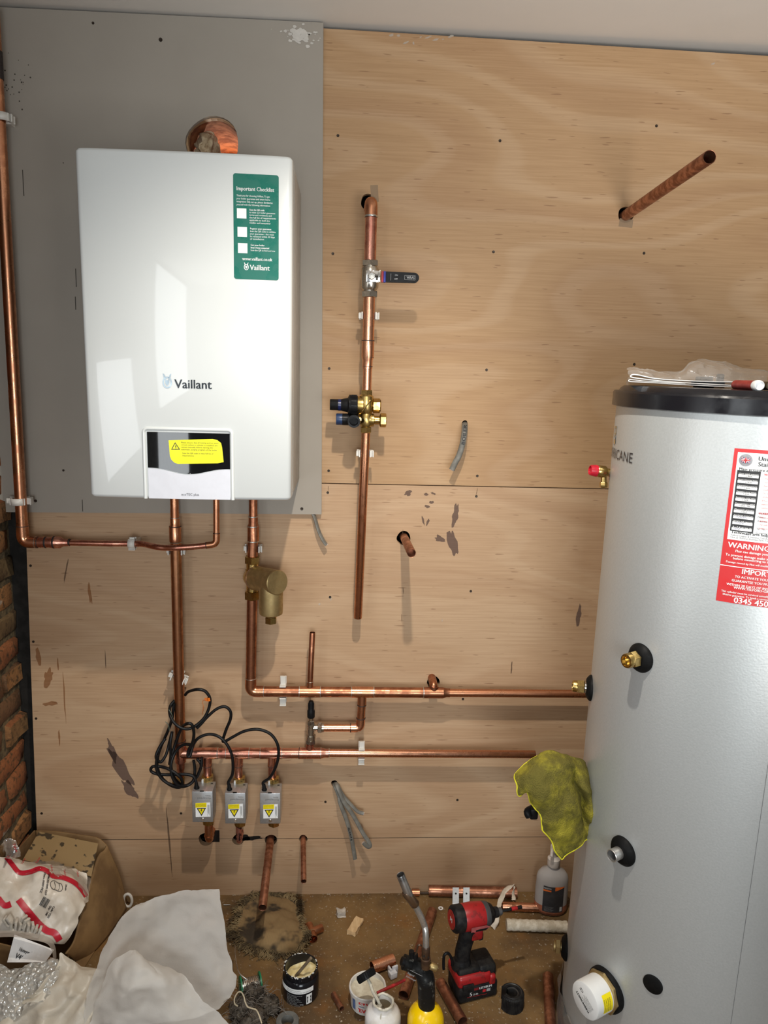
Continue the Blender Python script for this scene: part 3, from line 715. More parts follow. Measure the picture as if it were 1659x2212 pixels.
# brass dirt separator
ds = thing('dirt_separator', 'brass dirt separator with an angled canister on the return pipe', 'filter', W(545, 1290, YP))
c0 = W(545.2, 1247, YP); 
mm = M().nut(W(545.2, 1217, YP), W(545.6, 1201, YP), .0212).cyl(W(545.2, 1276, YP), W(545.4, 1215, YP), .0165).nut(W(545, 1294, YP), W(545, 1276, YP), .0212)
mm.cyl(W(545.2, 1233, YP)+V((0, 0, .004)), W(545.2, 1260, YP), .0185)
ax = (W(617, 1262, -.165)-c0).normalized()
mm.lathe([(.016, -.020), (.022, -.012), (.0275, .006), (.0275, .018)], c0, ax, 32)
mesh('valve_body', mm, BRASS, ds)
mm = M().lathe([(.0305, .019), (.0320, .021), (.0320, .116), (.0305, .118)], c0, ax, 40)
cc = c0+ax*.088; mm.lathe([(.029, -.010), (.0310, .012), (.0310, .078), (.0300, .087), (.017, .094)], cc, (0, 0, -1), 40)
mesh('canister', mm, BRASSM, ds, angle=30)
mesh('drain_plug', M().lathe([(.015, .092), (.015, .096)], cc, (0, 0, -1), 24).nut(cc+V((0, 0, -.096)), cc+V((0, 0, -.114)), .0160), BRASS, ds)
mesh('clamp_ring', M().lathe([(.0300, .016), (.0327, .0165), (.0327, .0195), (.0300, .020)], c0, ax, 40), mat('copper_clip', (.75, .5, .4), .3, 1), ds)
fn = plane(c0+ax*.1073, ax.cross(V((0, 0, 1)))*-1, V((0, 0, 1)))
fn = plane(c0+ax*.1073, V((0, 0, 1)).cross(ax)*1, V((0, 0, 1)))
T = M(); text(T, fn, 'fully', .005, 0, .001, 'C', width=.018); text(T, fn, 'filtr', .005, 0, -.008, 'C', width=.018); 

# mains run: elbow, lever valve, pressure reducing valve, long pipe
YW = -.075
mains = thing('copper_mains_run', 'vertical copper mains pipe carrying the lever valve and brass valve block', 'pipe', W(773, 1335, YP))
k0 = W(802, 437, YW); k0b = V((k0.x-.001, .06, k0.z)); k1 = W(801.7, 467, YW)
sweep(mains, fillet([k0b, k0, k1], .022, 10), r28+.0012, COP, 'elbow'); ring(mains, k1, (0, 0, 1), r28+.0012, SOLD, .004); ring(mains, k1+V((0, 0, -.002)), (0, 0, 1), r28+.0006, BURN)
pipe(mains, k1, W(799.5, 566, YW), r28, COPP, 'upper_pipe')
pipe(mains, W(798, 640, YW), W(795.5, 738, YW), r28, COPB, 'middle_pipe')
mesh('reducer', M().lathe([(r28+.0012, 0), (r28+.0012, .042), (r22+.0016, .048), (r22+.0012, .070)], W(795.3, 735.5, YW), (W(793.5, 800, YW)-W(795.3, 735.5, YW)), 24), COPB, mains)
for y, r, px in ((736, r28+.0012, 795.3), (772, r28+.0006, 794.4), (792, r22+.001, 794)): ring(mains, W(px, y, YW), (0, 0, 1), r, BURN, .002, 'burn_mark')
pipe(mains, W(794, 788, YW), W(792.5, 846, YW), r22, COPB, 'middle_pipe')
mesh('lower_pipe', M().openpipe(W(790.5, 930, YW), W(773, 1335, YP), r22), COP, mains)

lv = thing('lever_valve', 'nickel lever ball valve with a black handle turned sideways', 'valve', W(799, 642, YW))
vb = W(799, 602, YW)
def seg(mm, x, y0, y1, r, hexa=False, Y=YW):
    a, b_ = W(x, y1, Y), W(x, y0, Y); return mm.nut(a, b_, r) if hexa else mm.cyl(a, b_, r)
mm = M(); seg(mm, 799.5, 562, 576, .0212, True); seg(mm, 799.2, 574, 590, .0165); 
mm.lathe([(.016, .030), (.0215, .022), (.0222, .0), (.0215, -.022), (.016, -.030)], W(799, 601, YW), (0, 0, 1), 30)
seg(mm, 798.5, 622, 632, .0165); seg(mm, 798.3, 629, 643, .0212, True)
mm.cyl(vb, vb+V((.003, -.040, .004)), .010)
mesh('valve_body', mm, NICK, lv)
hp = W(806, 597, YW-.045); 
mesh('handle_plate', M().box(hp, (.034, .0025, .027), bev=.0008).box(hp+V((.0155, -.004, 0)), (.003, .010, .027), bev=.0006), CHROME, lv)
hn = W(803, 596.5, YW-.047)
mesh('handle_nut', M().nut(hn, hn+V((0, -.008, 0)), .0095).cyl(hn, hn+V((0, -.011, 0)), .0045), NICK, lv)
ha, hb = W(822, 598, YW-.050), W(905, 601, YW-.050)
lvl = M(); L_ = (hb-ha).length; fn = plane(ha, hb-ha, V((0, 0, 1)))
out = [(.013, -.0125)]+[(L_-.012+.012*math.cos(a), .0118*math.sin(a)) for a in [(-PI/2+PI*j/10) for j in range(11)]]+[(.013, .0125)]
lvl.prism(out, lambda u, v, w: fn(u, v, w-.004), .009)
hd = mesh('handle', lvl, BLK, lv, angle=30)
mesh('red_sleeve', M().box(fn(.0045, 0), (.0052, .011, .0255), bev=.001), mat('red_sleeve', (.35, .01, .015), .5), lv)
mesh('blue_sleeve', M().box(fn(.0098, 0), (.0056, .0112, .0258), bev=.001), mat('blue_sleeve', (.01, .025, .28), .5), lv)
T = M(); f5 = lambda u, v, w=0.: fn(u, v, .0053)
text(T, f5, 'ON', .0032, .034, .003); text(T, f5, 'OFF', .0032, .033, -.006); text(T, f5, 'WRAS', .0062, .0625, -.003, 'L', width=.019)
for u0, v0, u1, v1 in ((.0575, -.0055, .0835, -.005), (.0575, .005, .0835, .0055), (.0575, -.0055, .058, .0055), (.083, -.0055, .0835, .0055), (.0245, -.008, .025, .008)): T.add([f5(u0, v0), f5(u1, v0), f5(u1, v1), f5(u0, v1)], [[0, 1, 2, 3]])
mesh('lettering', T, mat('grey_white_print', (.45, .45, .45), .5), hd, smooth=False)

pv = thing('pressure_reducing_valve', 'brass inlet valve block with black and blue plastic caps on its left', 'valve', W(790, 935, YW))
mm = M(); seg(mm, 792, 842, 856, .0158, True); seg(mm, 791.5, 853, 862, .0130); seg(mm, 791, 860, 925, .0112); seg(mm, 790.5, 922, 935, .0150, True)
mm.lathe([(.011, .03), (.0185, .022), (.0195, .010), (.0195, -.010), (.014, -.022)], W(791, 875, YW), (0, 0, 1), 24)
mm.lathe([(.010, .022), (.0165, .010), (.0165, -.012), (.012, -.02)], W(791, 906, YW), (0, 0, 1), 24)
u1 = W(791, 876, YW); u2 = W(790.5, 907, YW); R_ = V((1, 0, -.0))
mm.cyl(u1, u1+R_*.020, .0105).nut(u1+R_*.017, u1+R_*.036, .0185).lathe([(.016, .036), (.0135, .0375), (.0135, .034)], u1, R_, 20)
mm.lathe([(.012, 0), (.0165, .010), (.0165, .020), (.011, .0215), (.011, .034), (.0165, .036)], u2, R_, 26).nut(u2+R_*.036, u2+R_*.052, .0178)
mm.lathe([(.0235, .008), (.0235, .023), (.0225, .026)], u1, -R_, 30).lathe([(.011, .008), (.011, .022), (.014, .024)], u2, -R_, 24)
rib = lambda a, b: None
mm.tube([u1+V((.011, -.0185, .014)), u1+V((0, -.0205, 0)), u1+V((-.010, -.0195, -.014))], .0016, 6)
mesh('valve_body', mm, BRASS, pv, angle=32)
k = M().lathe([(.0242, .022), (.0250, .024), (.0250, .038), (.0262, .040), (.0262, .043), (.0185, .047), (.0150, .062), (.0142, .064), (.0142, .090), (.0135, .092)], u1, -R_, 30)
for j in range(14):
    a = 2*PI*j/14; k.box(u1-R_*.031+V((0, math.cos(a)*.0250, math.sin(a)*.0250)), (.014, .003, .003), Matrix.Rotation(a, 4, 'X'))
mesh('black_cap', k, BLK, pv)
mesh('blue_band', M().lathe([(.0147, .064), (.0147, .071)], u1, -R_, 24), mat('blue_band', (.006, .012, .07), .35), pv)
k = M().lathe([(.013, .020), (.0150, .024), (.0150, .060), (.0140, .061)], u2, -R_, 24)
sk = u2-R_*.031
k.lathe([(.0150, 0), (.0150, .030), (.0158, .031), (.0158, .041), (.0110, .041), (.0105, .020)], sk, (0, -1, -.05), 28)
mesh('relief_body', k, BLK, pv)
mesh('blue_cap', M().lathe([(.0143, .058), (.0148, .060), (.0148, .074), (.0138, .076)], u2, -R_, 12), mat('blue_cap', (.02, .045, .12), .4), pv)

# open pipe stubs coming out of the wall
def stub(base, tip, Y, r, m, label, name='pipe_stub', Yb=.06):
    t = W(*tip, Y); b0 = W(*base, 0); d = (b0-t).normalized(); b1 = b0+d*.05
    o = solo(name, M().openpipe(b1, t, r), m, label, 'pipe', 'open copper pipe ends sticking out of the plywood'); return b0, t
def scribble(o_from, to, frac, r, name_parent):
    pass
B0, T0 = stub((1352, 465), (1533, 339), -.46, .0135, COPF, 'long open copper pipe sticking out high on the right')
stub((873, 1161), (889, 1195), -.20, r22, COPF, 'open copper pipe sticking out beside the long mains pipe')
B1, T1 = stub((584, 1815), (567, 1961), -.25, r22, COPF, 'stout open copper pipe sticking out below the third valve')
stub((655, 1812), (656, 1904), -.168, r15, COPF, 'thin open copper pipe sticking out low near the floor rag')

# tails below the two left valves, elbowing back into the wall
e = W(452, 1813, YP); t = W(451, 1776, YP)
solo('elbow_tail_pipe', M().tube(fillet([t+V((0, 0, .015)), V((t.x, YP, W(452, 1816, YP).z)), (t.x-.004, .06, W(452, 1816, YP).z+.002)], .018, 8), .0118, 20).lathe([(.0126, 0), (.0126, .004)], W(451, 1806, YP), (0, 0, 1), 20), COP, 'smooth copper tail elbowing into the wall below the leftmost valve', 'pipe', 'valve tails')
t = W(516, 1776, YP)
solo('elbow_tail_pipe', M().tube(fillet([t+V((0, 0, .015)), V((t.x, YP, W(516, 1820, YP).z)), (t.x-.003, .06, W(516, 1820, YP).z+.006)], .014, 8), .0086, 18).lathe([(.0118, .016), (.0118, .004), (.0092, -.004)], W(516, 1782, YP), (0, 0, 1), 20), mat('scorched_copper', (.62, .28, .22), .35, .9, scale=70, alt=(.06, .03, .03), lo=.42, hi=.52), 'scorched copper tail bending into a sooty hole below the middle valve', 'pipe', 'valve tails')

# ------------------------------------------------------------------ pipe clips
def clip(px, py, Y, r, along, label, closed=False, wide=.012, twist=0., flip=1):
    p = W(px, py, Y); a = V(along).normalized(); n = V((0, -1, 0)); s = a.cross(n).normalized()
    if twist:
        R = Matrix.Rotation(twist, 3, n); a2 = R @ a; s = R @ s; a = a2
    R = Matrix((s, a, n)).transposed().to_4x4(); h = .0175
    mm = M(); back = -Y
    mm.box(p-n*(r+.003+.0015), (2*r+.006+wide, h, .004), R, .0008)
    mm.box(p-n*((back+r)/2), (r*1.3, h*.8, max(.004, back-r-.002)), R, .0008)
    for d in (-1, 1):
        mm.box(p+s*d*(r+.0030)-n*.004, (.0034, h, r+.012), R, .0008)
        mm.box(p+s*d*(r+.0030+wide*.30)-n*(r*.35), (wide*.6, h*(.95 if d == flip else .75), .0036), R, .0008)
        if d == flip: mm.box(p+s*d*(r+.0020+wide*.58)-n*(r*.35)+n*.003, (.003, h, .009), R, .0008)
    cl = thing('pipe_clip', label, 'pipe clip', p-n*back*0, None, 'white plastic pipe clips holding the copper pipes')
    mesh('base', mm, WPL, cl, smooth=False)
    if closed:
        k = M(); P = []
        for j in range(13):
            t = PI*j/12-.15*(1-2*j/12); q = p+s*(math.cos(t)*(r+.003))+n*(math.sin(t)*(r+.003)); P.append([q-a*h/2, q+a*h/2])
        for off in (0,): k.grid(P)
        mesh('strap', k, WPL, cl, solid=.003)
    return cl
X_, Z_ = (1, 0, 0), (0, 0, 1)
clip(4, 254, YR, r28, Z_, 'white clip closed round the riser pipe near the top left corner', True, .010)
clip(40, 1083, YR, r28, Z_, 'white clip closed round the riser pipe just above its bottom elbow', True, .024)
clip(285, 1174.5, YR, r15, X_, 'white clip closed over the thin pipe running under the boiler', True, .010)
clip(379, 1191, YP, r28, Z_, 'white clip half hidden behind the crossing thin pipe and flow pipe')
clip(384, 1466, YP, r28, Z_, 'white clip twisted askew on the flow pipe above the coiled black cable', False, .016, math.radians(-22), 1)
clip(546, 1186, YP, r28, Z_, 'white clip on the return pipe just above the brass dirt separator')
clip(611, 1494, YP, r28, X_, 'white clip on the upper horizontal pipe beside its left elbow', False, .042)
clip(781, 1628, YP, r22, X_, 'white clip on the lower horizontal pipe right of the bypass valve', False, .032)
clip(797, 682, YW, r28, Z_, 'white clip on the mains pipe just below the lever valve', False, .014)
clip(788.5, 980, YW+.006, r22, Z_, 'white clip on the mains pipe below the brass valve block', False, .014)

# ------------------------------------------------------------------ motorised valves
YVF, YVB = -.108, -.056
z2 = lambda x, y: (300+x/2.9625, 1440+y/2.9625)
tl, br = W(414, 1710, YVF), W(460.5, 1776.5, YVF)
vw, vh = br.x-tl.x, tl.z-br.z
WARN = mat('warning_yellow', (.83, .68, .0), .5, var=.02)
mv = thing('motorised_valve', 'leftmost of the three silver box valves under the manifold', 'valve', (tl.x+vw/2, YP, br.z), None, 'silver box motorised valves under the manifold')
VAL = GALV
cov = mesh('cover', M().box(((tl.x+br.x)/2, (YVF+YVB)/2, (tl.z+br.z)/2), (vw, YVB-YVF, vh), bev=.0022), VAL, mv)
ff = plane((tl.x, YVF-.0002, br.z), X_, Z_)
U = lambda px: (px-413.7)/46.3*vw
Vv = lambda py: (1776-py)/66*vh
lab = mesh('warning_label', fsheet([(U(421.5), Vv(1764)), (U(454.5), Vv(1763.5)), (U(454), Vv(1733)), (U(421.5), Vv(1734.5))], ff, .0003), PRINTW, cov, smooth=False, label='white and yellow electric shock warning label')
f6 = lambda u, v, w=0.: ff(u, v, .0005)
Yl = M(); Yl.add([f6(U(421.5), Vv(1744)), f6(U(446), Vv(1743.5)), f6(U(446), Vv(1733.3)), f6(U(421.5), Vv(1734.5))], [[0, 1, 2, 3]])
tr = [(U(424), Vv(1745)), (U(445), Vv(1744.5)), (U(434.5), Vv(1762))]; cx = sum(p[0] for p in tr)/3; cz = sum(p[1] for p in tr)/3
f7 = lambda u, v, w=0.: ff(u, v, .0007)
Yl.add([f7(cx+(p[0]-cx)*.68, cz+(p[1]-cz)*.68) for p in tr], [[0, 1, 2]])
mesh('yellow_print', Yl, WARN, lab, smooth=False)
T = M(); T.add([f6(*p) for p in tr], [[0, 1, 2]])
f8 = lambda u, v, w=0.: ff(u, v, .0009)
bolt = [(-.0005, .0062), (.0016, .0062), (.0004, .0022), (.0020, .0022), (-.0008, -.0042), (-.0002, -.0002), (-.0018, -.0002)]
T.add([f8(cx+x, cz+y-.0002) for x, y in bolt], [list(range(7))])
for i in range(3): text(T, f7, ('WARNING ISOLATE', 'SUPPLY BEFORE', 'REMOVING COVER')[i], .0016, U(423), Vv(1737+i*2.7), width=U(444)-U(423))
for i in range(5): T.add([f6(U(448+i*1.0), Vv(1762-(i*7) % 9)), f6(U(448.4+i*1.0), Vv(1762-(i*7) % 9)), f6(U(448.4+i*1.0), Vv(1738)), f6(U(448+i*1.0), Vv(1738))], [[0, 1, 2, 3]])
mesh('black_print', T, PRINTK, lab, smooth=False)
sc = ff(U(437), Vv(1769)); mesh('screw', M().lathe([(.0042, 0), (.0042, .0015), (.0036, .0022)], sc, (0, -1, 0), 20), CHROME, cov)
fd = plane((br.x, YVF-.0004, br.z), (-1, 0, 0), (0, 0, -1)); fd = (lambda o: (lambda u, v, w=0.: V((o.x-u, o.y, o.z-v))))(V((br.x, YVF-.0004, br.z)))
T = M(); text(T, fd, 'Honeywell', .0058, U(454)*0+.004, -Vv(1723)-.001, width=U(452)-U(421)); text(T, fd, 'Home', .0048, .006, -Vv(1723)-.008, width=.014)
mesh('embossed_lettering', T, mat('embossed_grey', (.36, .365, .36), .5, .7), cov, smooth=False)
mesh('slot', M().box(((tl.x+br.x)/2-.001, YVF+.002, tl.z), (.011, .005, .0008)).box((br.x-.009, YVB-.012, tl.z), (.006, .004, .0008)), DARK, cov, smooth=False)
mesh('lever', M().box((tl.x+U(431), YVB-.006, tl.z+.004), (.0055, .009, .010), bev=.001), mat('white_lever', (.75, .76, .76), .4), mv)
gp = V((tl.x+.011, YVF+.016, tl.z))
mesh('cable_grommet', M().lathe([(.0072, -.001), (.0072, .003), (.0055, .005), (.0045, .016), (.0038, .017)], gp, (-.1, .05, 1), 18), BLKR, mv)
bx = W(448, 1690, YP)
mm = M().nut(W(448.2, 1692, YP), W(448, 1674, YP), .0175).cyl(W(448.4, 1776, YP), W(448.2, 1692, YP), .0135).box((bx.x, YVB+.003, (tl.z+br.z)/2-.008), (.036, .008, .030), bev=.002).nut(W(451, 1779, YP), W(451, 1766, YP), .0165)
mesh('brass_body', mm, BRASS, mv)
off2 = W(485.2, 1713, YVF)-W(414, 1710, YVF); off3 = W(561, 1713.6, YVF)-W(414, 1710, YVF)
off2.y = off3.y = 0
mv2 = copy_tree(mv, off2, 'middle one of the three silver box valves under the manifold')
mv3 = copy_tree(mv, off3, 'rightmost of the three silver box valves, with no pipe below it')

def cable(parent, pts, r=.0040, name='power_cable', m=CABLE):
    P = [W(*z2(x, y), Y) for x, y, Y in pts]
    return mesh(name, M().tube(cr(P, 7), r, 10), m, parent)
g1 = gp+V((-.001, .001, .014))
def gpt(o): return gp+o+V((-.0015, .001, .012))
def cab(parent, start, pts, r=.0041, end=None):
    P = [start, start+V((-.0015, .001, .010))]+[W(*z2(x, y), Y) for x, y, Y in pts]
    return mesh('power_cable', M().tube(cr(P, 7), r, 10), CABLE, parent)
A_ = -.088
cab(mv, gpt(V()), [(345, 700, A_), (290, 688, A_), (200, 692, A_), (120, 688, A_), (78, 668, A_), (88, 640, A_), (140, 640, A_), (200, 660, A_-.008), (262, 705, A_-.01), (278, 745, A_), (262, 772, A_), (210, 762, A_), (150, 715, A_), (118, 640, A_), (125, 560, A_+.03), (160, 470, A_+.04), (190, 400, A_+.04), (212, 330, A_+.03), (225, 235, A_+.03)][:])
cab(mv2, gpt(off2), [(598, 690, A_-.005), (602, 620, A_-.01), (590, 550, A_-.01), (558, 490, A_-.008), (515, 450, A_-.005), (465, 433, A_), (415, 440, A_), (372, 465, A_), (345, 510, A_+.005), (328, 570, A_-.008), (314, 572, A_-.01), (318, 535, A_-.008), (345, 480, A_-.01), (352, 420, A_-.015), (338, 370, A_-.018), (305, 366, A_-.015), (270, 400, A_+.02), (225, 520, A_+.02), (205, 620, A_), (225, 710, A_), (290, 762, A_+.01), (360, 720, A_+.02), (398, 640, A_+.02), (402, 585, A_+.024)])
cab(mv3, gpt(off3), [(838, 710, A_-.006), (872, 650, A_-.012), (893, 575, A_-.015), (888, 500, A_-.015), (852, 440, A_-.012), (800, 410, A_-.01), (740, 401, A_-.01), (670, 415, A_-.008), (605, 448, A_-.006), (552, 478, A_-.004), (538, 470, A_+.004), (558, 405, A_+.004), (586, 335, A_+.002), (585, 285, A_), (550, 256, A_), (500, 270, A_-.002), (445, 315, A_-.004), (395, 370, A_-.006), (372, 393, A_-.006)])
# the loose loops of cable hanging on the flow pipe
def loop(pts, label, closed=False, r=.0041):
    P = [W(*z2(x, y), Y) for x, y, Y in pts]
    return solo('cable_coil', M().tube(cr(P, 8, closed), r, 10, closed=closed), CABLE, label, 'cable', 'spare black cable coiled round the flow pipe')
lp = loop([(296, 182, A_+.03), (318, 160, A_+.02), (375, 146, A_), (425, 158, A_), (455, 205, A_), (448, 265, A_), (420, 325, A_-.004), (372, 372, A_-.008), (318, 398, A_-.012), (262, 388, A_-.012), (215, 345, A_-.006), (196, 290, A_+.01), (205, 245, A_+.03), (232, 215, A_+.035)], 'wide upper loop of black cable with an orange tape tag')
loop([(196, 625, A_+.01), (205, 560, A_+.01), (200, 500, A_+.01), (212, 420, A_+.02), (196, 480, A_+.02), (175, 560, A_+.01), (140, 610, A_), (110, 580, A_+.01), (130, 520, A_+.02), (170, 460, A_+.03)], 'tight bunch of black cable left of the flow pipe')
loop([(340, 500, A_-.004), (285, 500, A_+.005), (235, 545, A_+.006), (206, 625, A_-.006), (214, 705, A_-.01), (255, 760, A_-.006), (320, 755, A_+.01), (375, 700, A_+.02), (398, 630, A_+.024), (372, 590, A_+.026)], 'lower round coil of black cable hanging over the drain cock')
loop([(118, 570, A_-.004), (112, 650, A_-.006), (145, 715, A_-.006), (205, 755, A_-.006), (285, 768, A_+.004), (345, 735, A_+.012), (358, 660, A_+.02), (350, 600, A_+.022)], 'outer coil of black cable reaching furthest left')
ta = W(*z2(449, 208), A_)
solo('tape_tag', M().cyl(ta+V((.0008, 0, -.004)), ta+V((-.0006, 0, .005)), .0052, 14).box(ta+V((-.0075, -.001, -.001)), (.010, .0015, .0075), Matrix.Rotation(.3, 4, 'Y')), mat('orange_tape', (.85, .19, .01), .45), 'orange tape tag wrapped on the upper black cable loop', 'tape')
wr = M()
for k_, (dx, c) in enumerate(((0, 0), (6, 0), (12, 0))):
    wr.tube(cr([W(*z2(432-dx, 212, ), A_-.001), W(*z2(408-dx*.3, 218+dx), A_-.004), W(*z2(412+dx*.3, 255), A_-.006), W(*z2(405+dx*.5, 310-dx*2), A_-.003)], 5), .0009, 6)
solo('bare_wire_end', wr, mat('wire_orange', (.55, .22, .08), .5), 'thin stripped wires trailing from the orange taped cable end', 'wire')
wr = M().tube(cr([W(*z2(168, 352), A_), W(*z2(188, 372), A_-.003), W(*z2(196, 410), A_)], 5), .0009, 6).tube(cr([W(*z2(192, 275), A_), W(*z2(210, 305), A_-.003), W(*z2(216, 335), A_)], 5), .0009, 6)
solo('bare_wire_end', wr, mat('wire_green', (.12, .16, .12), .5), 'thin bare wires poking out of the left bunch of cable', 'wire')

# ------------------------------------------------------------------ grey wall cables
def flatcable(pts, w, label, flat=.55):
    P = cr([W(*p) for p in pts], 6)
    mm = M().tube(P, w, 14, flat=flat)
    t = thing('grey_cable', label, 'cable', P[0], None, 'grey electric cable ends hanging out of the wall')
    mesh('sheath', mm, GREY, t)
    d = (P[-1]-P[-2]).normalized(); s = V((d.z, 0, -d.x)).normalized(); cm2 = M()
    for k_ in (-1, 0, 1): cm2.cyl(P[-1]+s*k_*w*.5-d*.001, P[-1]+s*k_*w*.5+d*.0018, w*.22, 8)
    mesh('core_ends', cm2, mat('core_ends', (.55, .45, .38), .5), t); return t, P
bc, P = flatcable([(1004, 912, .03), (1004, 918, -.010), (1003, 935, -.024), (999, 960, -.030), (991, 985, -.034), (983, 1000, -.036), (976, 1015, -.038)], .0078, 'thick grey cable with handwritten lettering hanging from a hole in the upper plywood', .6)
def along(P, off):
    Ls = [0]
    for i in range(1, len(P)): Ls.append(Ls[-1]+(P[i]-P[i-1]).length)
    def fn(u, v, w=0.):
        u = max(0, min(Ls[-1]-1e-5, u)); i = max(j for j in range(len(P)-1) if Ls[j] <= u)
        p = P[i].lerp(P[i+1], (u-Ls[i])/(Ls[i+1]-Ls[i])); d = (P[min(i+2, len(P)-1)]-P[max(0, i-1)]).normalized()
        s = d.cross(V((0, 1, 0))).normalized(); n = s.cross(d); n = n if n.y < 0 else -n
        return p+s*v+n*off
    return fn, Ls[-1]
fn, L_ = along(P[::-1], .0054)
for sg in (1,):
    T = M(); 
    up = fn(.05, .003)-fn(.05, 0)
    f9 = (lambda u, v, w=0.: fn(u, v-.0042)) if up.x < 0 else (lambda u, v, w=0.: fn(u, -v+.0042))
    text(T, f9, 'BOILER', .0085, L_*.42, 0, width=.052, bold=.001)
mesh('handwriting', T, PRINTK, bc, smooth=False)
flatcable([(675, 1106, -.004), (681, 1122, -.010), (687, 1142, -.016), (693, 1157, -.018), (700, 1170, -.020), (705, 1177, -.021)], .0062, 'short grey cable poking out under the plasterboard corner')
zc = lambda x, y, Y: (*z2(x, y), Y)
t1, P1 = flatcable([zc(1250, 742, .02), zc(1256, 765, -.01), zc(1282, 830, -.020), (735, 1735, -.026), zc(1330, 985, -.030), zc(1362, 1105, -.034), zc(1384, 1232, -.036)], .0062, 'longest grey cable of the lower bunch, hanging straight with black writing')
fn, L_ = along(P1, .0045); T = M(); text(T, lambda u, v, w=0.: fn(u, v-.003), 'ALARM 6', .0055, L_*.60, 0, width=.042, bold=.0006); mesh('handwriting', T, PRINTK, t1, smooth=False)
flatcable([zc(1260, 738, .02), zc(1268, 762, -.016), zc(1312, 865, -.028), zc(1372, 952, -.034), zc(1432, 1062, -.042), zc(1470, 1120, -.046), zc(1480, 1148, -.048), zc(1462, 1150, -.052), zc(1436, 1126, -.054)], .0062, 'grey cable of the lower bunch that curls up at its end')
flatcable([zc(1268, 742, .02), zc(1276, 765, -.012), zc(1308, 826, -.020), zc(1365, 892, -.026), zc(1402, 928, -.030), zc(1438, 940, -.032)], .0052, 'shortest grey cable of the lower bunch, bending off to the right')

# ------------------------------------------------------------------ hot water cylinder
CR = .275
CM = Matrix.Translation((.812, -.53, 0)) @ Matrix.Rotation(math.radians(.5), 4, 'Y')
CI = CM.inverted()
tank = thing('hot_water_cylinder', 'tall silver hot water cylinder with a black lid at the right edge', 'hot water cylinder', (.812, -.53, 0), Matrix.Rotation(math.radians(.5), 3, 'Y'))
def CP(th, z, off=0.): return CM @ V(((CR+off)*math.sin(th), -(CR+off)*math.cos(th), z))
def CN(th): return CM.to_3x3() @ V((math.sin(th), -math.cos(th), 0))
def hit(px, py):      # photograph point -> (angle, height) on the tank's wall
    o = CI @ CAM; d = CI.to_3x3() @ ray(px, py)
    a = d.x**2+d.y**2; b = 2*(o.x*d.x+o.y*d.y); c = o.x**2+o.y**2-CR**2; q = b*b-4*a*c
    t = (-b-math.sqrt(max(0, q)))/(2*a); p = o+d*t
    return math.atan2(p.x, -p.y), p.z
m, nt, b = mk('hammered_silver'); v = coord(nt)
n1 = noi(nt, v, 260., 2, .5)
nt.links.new(mixc(nt, n1, (.42, .44, .44), (.50, .52, .52)), b.inputs['Base Color']); b.inputs['Metallic'].default_value = .5; b.inputs['Roughness'].default_value = .42
bn = node(nt, 'ShaderNodeBump', {'Strength': .10, 'Distance': .002, 'Height': n1}); nt.links.new(bn.outputs[0], b.inputs['Normal'])
ZT = 1.488
body = M().lathe([(CR, .085), (CR, ZT+.004)], (0, 0, 0), Z_, 128).tf(CM)
mesh('body', body, m, tank, angle=60)
BLKG = mat('gloss_black', (.008, .008, .010), .20, var=.02, spec=.3)
mesh('lid', M().lathe([(CR+.001, ZT-.002), (CR+.009, ZT), (CR+.009, ZT+.026), (CR+.0065, ZT+.030), (CR-.002, ZT+.0305), (CR-.006, ZT+.036), (CR-.012, ZT+.040), (CR-.05, ZT+.041), (.001, ZT+.041)], (0, 0, 0), Z_, 128).tf(CM), BLKG, tank, angle=30)
mesh('foot_ring', M().lathe([(CR-.02, .0), (CR+.004, .004), (CR+.006, .05), (CR+.002, .088), (CR-.01, .09)], (0, 0, 0), Z_, 96).tf(CM), BLKR, tank)
film = []
for i in range(49):
    th = -PI*.75+PI*.9*i/48; row = []
    for j in range(6): row.append(CP(th, .005+.105*j/5+.006*math.sin(i*1.7)*(j == 5), .008+.007*noise.noise(V((th*9, j*.9, 1)))))
    film.append(row)
FILM = thin('clear_film', (.8, .8, .78), .80, .16, .12, .2, .5, 40)
mesh('plastic_film', M().grid(film), FILM, tank)
ts = hit(1612, 1975)[0]
mesh('sheet_seam', M().grid([[CP(ts+d, z, .00025) for z in (.09, .5, 1.0, ZT)] for d in (0, .0035)]), mat('seam_line', (.16, .16, .16), .6), tank)
def patch(u0, u1, z0, z1, off, n=14):     # angle range x height range
    mm = M(); A = [[CP(u0+(u1-u0)*i/n, z0+(z1-z0)*j/2, off) for j in range(3)] for i in range(n+1)]; return mm.grid(A)
def cmap(px, py, off):
    th, z = hit(px, py); return lambda u, v, w=0.: CP(th+u/CR, z+v, off)
# maker's mark on the left shoulder
T = M(); th1, z1 = hit(1366, 1001)
text(T, lambda u, v, w=0.: CP(th1+u/CR, z1+v, .0012), 'HURRICANE', .0200, 0, 0, 'R', sp=1.05)
mesh('name_lettering', T, mat('dark_print', (.03, .03, .035), .4), tank, smooth=False, label='dark name lettering')
th2, z2_ = hit(1331, 924)
A1 = lambda u, v, w=0.: CP(th2+u/CR, z2_+v, .0012)
T = M()
def frect(u0, v0, u1, v1): T.add([A1(u0, v0), A1(u1, v0), A1(u1, v1), A1(u0, v1)], [[0, 1, 2, 3]])
for q in ((-.010, 0, .010, .0035), (-.010, -.012, -.0065, 0), (.0065, -.012, .010, 0), (-.010, -.0135, .010, -.011), (-.007, -.019, .001, -.016), (-.009, -.033, .010, -.024)): frect(*q)
mesh('emblem', T, mat('gold_print', (.55, .46, .26), .3, .7), tank, smooth=False)
T = M(); frect(-.008, -.0235, .008, -.0165); mesh('emblem', T, mat('silver_print', (.45, .52, .58), .3, .6), tank, smooth=False)
